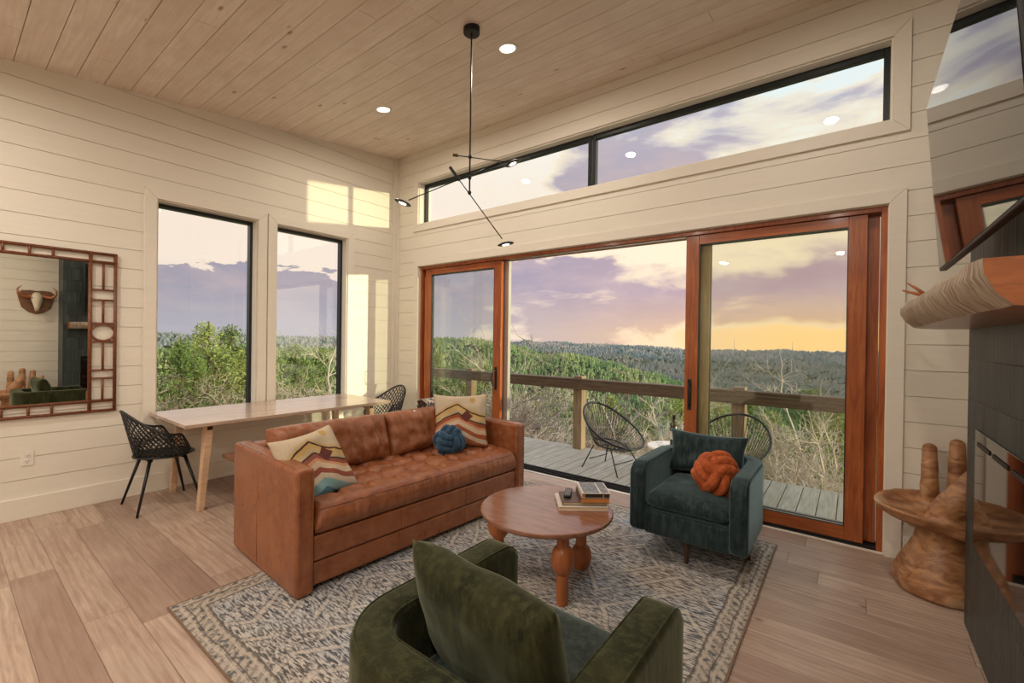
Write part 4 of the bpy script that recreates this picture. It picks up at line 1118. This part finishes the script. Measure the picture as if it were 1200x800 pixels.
far=MB(); val=MB()
for k in range(11000):
    d=rnd.uniform(1650,2080) if rnd.random()<.75 else rnd.uniform(1930,2030); a=rnd.uniform(-12,82); x,y=pol(a,d); h=rnd.uniform(9,17)
    conifer(far,x,y,height(a,d)-1,h,h*.45,5,rnd,1 if d<1850 else 2)
for k in range(9000):
    d=rnd.uniform(800,1700); a=rnd.uniform(-12,30) if rnd.random()<.8 else rnd.uniform(30,82); x,y=pol(a,d); h=rnd.uniform(8,14)
    conifer(val,x,y,height(a,d)-1,h,h*.5,5,rnd,1)
tag(far.build('hazed_far_forest',P_FARHAZE),'forest on the farthest ridge along the horizon, blue grey from haze painted into its colour','forest',kind='stuff')
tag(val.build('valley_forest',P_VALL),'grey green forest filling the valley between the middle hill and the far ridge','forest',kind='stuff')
# two radio masts on the horizon
for az,hh,lb in ((10.9,62,'thin radio mast on the horizon ridge, left and taller of the two'),(5.2,46,'thin radio mast on the horizon ridge, right and shorter of the two')):
    x,y=pol(az,1990); z=height(az,1990); m=MB(); m.tube([(0,0,0),(0,0,hh)],[.9,.5],6)
    for q in range(5): m.tube([(-2,0,hh*(.3+.15*q)),(2,0,hh*(.3+.15*q))],.3,4)
    o=m.build('radio_mast',P_SEAL); o.location=(x,y,z); tag(o,lb,'mast')
# ---- leafless trees
P_BARKG=plain('pale_grey_bark',(.50,.42,.34),.85,var=.3,scale=1.5)
P_BARKD=plain('dark_grey_bark',(.22,.18,.15),.85,var=.3,scale=1.5)
P_TWIG=plain('reddish_brush',(.40,.28,.205),.85,var=.3,scale=.7)
def bare(seed,h,spread=.5,levels=5,r0=.09,stems=1,lean=.1,nb=3,r_min=.006,gn=.26,l0=.36):
    rnd=random.Random(seed); m=MB()
    def br(p,d,L,r,lv):
        n=5 if lv<2 else 3; pts=[p]; rs=[r]; q=p.copy(); dd=d.copy()
        for k in range(n):
            dd=(dd+Vector((rnd.uniform(-1,1),rnd.uniform(-1,1),rnd.uniform(-.7,.9)))*gn*(.6+.25*lv)).normalized()
            q=q+dd*L/n; pts.append(q.copy()); rs.append(max(r_min,r*(1-.45*(k+1)/n)))
        m.tube(pts,rs,5 if lv<2 else 3,cap=False)
        if lv>=levels: return
        c=nb+(2 if lv<2 else 0)+rnd.choice((0,1))
        for k in range(c):
            f=rnd.uniform(.2,1); i=min(n-1,int(f*n)); base=pts[i].lerp(pts[i+1],f*n-i)
            a=rnd.uniform(0,2*PI); s=rnd.uniform(.6,1.15)*spread*1.6
            side=Vector((math.cos(a),math.sin(a),rnd.uniform(-.3,.4)))
            nd=(dd*(1-.35*s)+side*s).normalized()
            br(base,nd,L*rnd.uniform(.45,.72),max(r_min,rs[i]*.6),lv+1)
        br(pts[-1],dd,L*.72,rs[-1],lv+1)
    for s in range(stems):
        a=rnd.uniform(0,2*PI); d=Vector((math.cos(a)*lean,math.sin(a)*lean,1)).normalized()
        br(Vector((rnd.uniform(-.2,.2)*(stems>1),rnd.uniform(-.2,.2)*(stems>1),0)),d,h*l0,r0,0)
    return m
# ---- leafy evergreens made of branch whorls with needle tufts
P_NEED=m_leaf('pine_needles',(.06,.12,.035),(.22,.30,.08),(.14,.20,.05),.5)
P_NEEDY=m_leaf('yellow_green_needles',(.15,.21,.05),(.38,.42,.13),(.26,.3,.08),.5)
P_TRUNK=plain('pine_trunk',(.10,.07,.05),.9)
def pine(seed,h,r,n=60,tuft=34,ts=.10):
    rnd=random.Random(seed); w=MB(); lf=MB(); w.tube([(0,0,0),(0,0,h)],[.09*h/8,.015],6)
    for k in range(n):
        f=(k+.5)/n; z=h*(.10+.88*f); L=r*(1-f)**.75*(.65+.5*rnd.random())+.08; a=rnd.uniform(0,2*PI)
        tip=Vector((math.cos(a)*L,math.sin(a)*L,z+L*rnd.uniform(.05,.45))); b=Vector((0,0,z)); w.tube([b,tip],[.018,.005],3,cap=False)
        for q in range(int(tuft*(.5+L/r))):
            g=rnd.uniform(.25,1.05); c=b.lerp(tip,g)+Vector((rnd.gauss(0,1),rnd.gauss(0,1),rnd.gauss(0,.7)))*(.10+.12*L*(1-.4*g))
            u=Vector((rnd.gauss(0,1),rnd.gauss(0,1),rnd.gauss(.4,.8))).normalized()*ts*rnd.uniform(.7,1.6); v_=u.orthogonal().normalized()*ts*.26
            v_=Matrix.Rotation(rnd.uniform(0,PI),3,u.normalized())@v_
            i=len(lf.v); lf.v.extend([tuple(c-v_),tuple(c+v_),tuple(c+u)]); lf.f.append((i,i+1,i+2))
    return w,lf
def tree_obj(name,label,cat,loc,parts,rz=0,group=None,sc=1):
    t=thing(name,label,cat,loc,rz,group)
    for (n,me) in parts:
        o=bpy.data.objects.new(n,me); COL.objects.link(o); o.parent=t; o.scale=(sc,)*3
    return t
def mesh_of(mb,mat,nm):
    me=bpy.data.meshes.new(nm); me.from_pydata(mb.v,[],mb.f); me.materials.append(mat); return me
PV=[]
for k,(mt_,sd) in enumerate(((P_NEED,1),(P_NEEDY,2),(P_NEED,3))):
    w,l=pine(sd,8,2.3,130,75,.085); PV.append((mesh_of(w,P_TRUNK,'trunk'),mesh_of(l,mt_,'foliage')))
def zt(az,d,ypx):
    """height of the sight line through picture row ypx at azimuth az, distance d"""
    off=math.radians(37.479-az); dep=d*math.cos(off); u=600+520.5*math.tan(off); yh=397.6+(u-600)*.0137
    return 1.46+dep*(yh-ypx)/520.5
pines=[ # az, distance, picture row of the top, variant, label
 (74.2,17,394,0,'dark pine at the left edge of the left window'),
 (71.8,18,376,1,'bright green pine rising highest in the left window'),
 (69.7,18.5,379,0,'green pine right of the highest one in the left window'),
 (66.9,19,381,1,'green pine in the right half of the left window'),
 (73.0,16,412,0,'low dark pine in front at the left of the left window'),
 (68.4,16,408,1,'low yellow green pine in front in the middle of the left window'),
 (63.4,20,400,0,'small dark pine at the left of the second window'),
 (61.3,21,404,0,'small dark pine in the middle of the second window'),
 (47.0,30,410,0,'dark pine seen through the left door panel'),
 (44.0,34,409,0,'dark green pine seen behind the left door panel stile'),
 (41.0,26,425,0,'dark green pine just left of the open doorway'),
 (24.6,17,462,1,'yellow green pine above the rope chair in the open doorway'),
 (20.4,22,470,0,'dark green pine right of the rope chair in the open doorway'),
 (34.5,20,480,1,'yellow green pine beside the leather sofa far arm in the doorway'),
 (16.5,20,462,1,'yellow green pine behind the right door stile'),
 (12.5,17,470,1,'yellow green pine left of the multi stemmed bare tree'),
 (6.8,15,480,1,'yellow green pine behind the multi stemmed bare tree'),
 (1.2,17,470,1,'yellow green pine at the right edge of the right door panel'),
 (30.0,30,470,0,'dark green pine below the handrail in the open doorway'),
 (9.5,24,455,0,'dark green pine below the handrail seen through the right panel'),
 (3.5,26,452,0,'dark green pine below the handrail at the far right'),
 (37.8,28,460,0,'dark green pine at the left edge of the open doorway'),
]
for az,d,yp,k,lb in pines:
    x,y=pol(az,d); zb=height(az,d)-.2; h=max(2.5,zt(az,d,yp)-zb); tree_obj('pine_tree',lb,'tree',(x,y,zb),[('trunk',PV[k][0]),('foliage',PV[k][1])],rnd.random()*6,None,h/8)
def mk(seed,h,mat,**kw):
    return mesh_of(bare(seed,h,**kw),mat,'bare_tree')
BV={'tall':mk(5,8,P_BARKG,spread=.55,levels=5,r0=.13,nb=3),
    'tall2':mk(9,8,P_BARKD,spread=.50,levels=5,r0=.10,nb=3),
    'multi':mk(21,8,P_BARKG,spread=.6,levels=4,r0=.08,stems=3,lean=.5,nb=2),
    'brush':mk(31,4,P_TWIG,spread=.75,levels=5,r0=.018,stems=4,lean=.8,nb=2,r_min=.0032,gn=.4,l0=.42),
    'brush2':mk(33,4,P_BARKG,spread=.75,levels=5,r0=.018,stems=4,lean=.8,nb=2,r_min=.0032,gn=.4,l0=.42)}
bares=[(36.3,13,362,'tall','tall pale bare tree rising above the hills at the left of the open doorway'),
 (44.9,13,380,'tall2','bare grey tree seen through the left door panel'),
 (42.2,15,392,'tall2','bare grey tree close to the stile of the left door panel'),
 (60.4,13,352,'tall','tall thin bare tree at the right edge of the second window'),
 (2.8,12,398,'tall','tall pale bare tree at the right of the right door panel'),
 (4.9,11,446,'multi','wide multi stemmed bare tree filling the right door panel below the handrail'),
 (8.0,11,455,'multi','multi stemmed bare tree behind the right railing post'),
 (18.2,15,418,'tall','pale bare tree with spreading twigs beside the right door stile'),
 (20.8,14,452,'multi','pale bare tree behind the wine table'),
 (16.2,14,445,'tall','pale bare tree hidden partly by the right door stile'),
 (32.4,18,400,'tall2','thin bare tree in the open doorway left of the railing post'),
 (29.5,16,455,'multi','pale bare tree just behind the railing post'),
 (39.0,14,410,'multi','pale bare tree beside the metal edge of the left door panel'),
]
for az,d,yp,k,lb in bares:
    x,y=pol(az,d); zb=height(az,d)-.15; h=max(1.2,zt(az,d,yp)-zb); me=BV[k]
    top=max(v.co.z for v in me.vertices)
    o=bpy.data.objects.new('bare_shrub' if 'brush' in k else 'bare_tree',me); COL.objects.link(o); o.location=(x,y,zb); s=h/top; sx=min(s,.9) if 'brush' in k else s
    o.scale=(s,s,s); o.rotation_euler=(0,0,rnd.random()*6); tag(o,lb,'shrub' if 'brush' in k else 'tree')
def brush(n,a0,a1,d0,d1,y0,y1,label,group,sd):
    q=random.Random(sd)
    for k in range(n):
        az=a0+(a1-a0)*(k+q.random())/n; d=q.uniform(d0,d1); x,y=pol(az,d); zb=height(az,d)-.15; h=max(1.,zt(az,d,q.uniform(y0,y1))-zb)
        kk='brush' if q.random()<.62 else 'brush2'; me=BV[kk]; top=max(v.co.z for v in me.vertices)
        o=bpy.data.objects.new('twiggy_brush',me); COL.objects.link(o); o.location=(x,y,zb); o.scale=(h/top,)*3; o.rotation_euler=(0,0,q.random()*6); tag(o,label,'shrub',group)
brush(24,57.5,76,10,13,418,452,'leafless brown brush tangled together close outside the left wall windows','brush outside the left windows',5)
brush(13,-1,27,9.5,13.5,470,525,'leafless twiggy brush tangled together below the deck edge, right of the left rope chair','brush below the right half of the deck',6)
brush(15,27,48,10.5,13.5,455,500,'leafless reddish brush tangled together below the deck edge, left of the left rope chair','brush below the left half of the deck',7)
# ------------------------------------------------------------------ sky, sun, camera
wd=bpy.data.worlds.new('sky'); SC.world=wd; wd.use_nodes=True; nt=wd.node_tree
class WT(NT):
    def __init__(s):
        s.t=nt; s.n=nt.nodes; s.l=nt.links; s._tc=None
w=WT(); bg=nt.nodes['Background']
dirv=w.tc('Generated'); s=w.sep(dirv)
el=w.math('MULTIPLY',w.math('ARCSINE',s[2]),57.2958); az=w.math('MULTIPLY',w.math('ARCTAN2',w.math('MULTIPLY',s[0],-1),s[1]),57.2958)
cv=w.comb(w.math('MULTIPLY',az,.055),w.math('MULTIPLY',el,.16),0)
n1=w.noise(w.mapping(cv,(1,1,1),(0,0,0),SKY_OFF),1.0,6,.56,.35)
n2=w.noise(w.mapping(cv,(1,1,1),(0,0,.2),(7.3,2.1,0)),2.3,5,.6,.3)
# clear sky behind the clouds
warm=w.mr(az,48,6,0,1)
hor=w.mix(warm,(.48,.43,.45),(.80,.50,.20)); mid_=w.mix(warm,(.66,.55,.48),(.72,.58,.40)); high=w.mix(w.mr(az,50,10),(.70,.63,.58),(.56,.62,.65))
clear=w.mix(w.mr(el,1,8),hor,mid_); clear=w.mix(w.mr(el,12,26),clear,high)
ccl=w.mix(w.mr(az,45,8),(.25,.235,.30),(.37,.255,.285)); ccl=w.mix(w.mr(el,13,26),ccl,(.33,.32,.40)); ccl=w.mix(w.mr(n2,.4,.65,0,.5),ccl,(.45,.34,.34))
ccl=w.mix(w.mr(el,6,1.,0,.85),ccl,w.mix(warm,(.33,.31,.36),(.62,.38,.17)))
elw=w.math('ADD',el,w.math('MULTIPLY',w.math('SUBTRACT',n2,.5),7))
def bx(v,a0,a1,sf): return w.math('MULTIPLY',w.mr(v,a0-sf,a0+sf),w.mr(v,a1+sf,a1-sf))
terms=[(bx(az,46,200,5),bx(elw,-9,7.2,.5),.6),(bx(az,46,200,5),bx(elw,7.8,60,.6),-.40),
       (bx(az,15,46,4),bx(elw,1.2,9.8,1.0),.15),(bx(az,15,46,4),bx(elw,11,18,1.2),-.15),
       (bx(az,-40,15,4),bx(el,-9,1.6,.8),-.10),(bx(az,-40,15,4),bx(el,1.6,8,1.0),.10),(bx(az,-40,15,4),bx(el,8,10,1.),-.02),(bx(az,-40,15,4),bx(el,11.5,20,1.5),-.12),
       (bx(az,30,46,4),bx(el,17,60,3),-.10),(bx(az,9,30,4),bx(el,17,60,3),.10),(bx(az,-60,9,4),bx(el,17,60,3),-.02)]
f=w.math('ADD',n1,0)
for (p,q,k) in terms: f=w.math('ADD',f,w.math('MULTIPLY',w.math('MULTIPLY',p,q),k))
mask=w.mr(f,.45,.58)
# cloud tops glow
c=w.mix(mask,clear,ccl)
rim=w.math('MULTIPLY',w.mr(f,.42,.48),w.mr(f,.56,.48)); c=w.mix(w.math('MULTIPLY',rim,.5),c,(.68,.56,.40))
c=w.mix(w.mr(el,34,60,0,.9),c,(.85,1.05,1.30))
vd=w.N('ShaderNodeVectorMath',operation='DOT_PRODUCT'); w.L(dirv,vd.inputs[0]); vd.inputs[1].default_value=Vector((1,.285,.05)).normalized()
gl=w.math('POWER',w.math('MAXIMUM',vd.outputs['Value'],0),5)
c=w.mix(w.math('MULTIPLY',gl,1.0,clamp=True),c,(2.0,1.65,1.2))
c=w.mix(w.mr(el,-1,-6),c,(.12,.12,.08))
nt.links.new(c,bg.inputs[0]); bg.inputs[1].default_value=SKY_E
sd=bpy.data.lights.new('sun','SUN'); sd.energy=SUN_E; sd.color=(1,.93,.58); sd.angle=math.radians(.6)
so=bpy.data.objects.new('sun',sd); COL.objects.link(so); so.rotation_euler=Vector((-1,-.285,-.040)).to_track_quat('-Z','Y').to_euler(); so.location=(20,5,6)
cd=bpy.data.cameras.new('camera'); cam=bpy.data.objects.new('camera',cd); COL.objects.link(cam); SC.camera=cam
cd.sensor_width=36; cd.lens=520.553/1200*36; cd.clip_start=.05; cd.clip_end=6000
yw,pt_,rl=map(math.radians,(37.479,-.26,.784))
fw=Vector((-math.sin(yw)*math.cos(pt_),math.cos(yw)*math.cos(pt_),math.sin(pt_))); r0=Vector((math.cos(yw),math.sin(yw),0)); u0=r0.cross(fw)
rr=r0*math.cos(rl)+u0*math.sin(rl); uu=-r0*math.sin(rl)+u0*math.cos(rl)
M=Matrix((rr,uu,-fw)).transposed().to_4x4(); M.translation=Vector((5.159,-4.019,1.46)); cam.matrix_world=M
vs=SC.view_settings; vs.view_transform='Standard'; vs.look='None'; vs.gamma=1; vs.exposure=EXPO; vs.use_curve_mapping=False
SC.cycles.max_bounces=10; SC.cycles.diffuse_bounces=5; SC.cycles.transparent_max_bounces=16; SC.cycles.sample_clamp_indirect=6
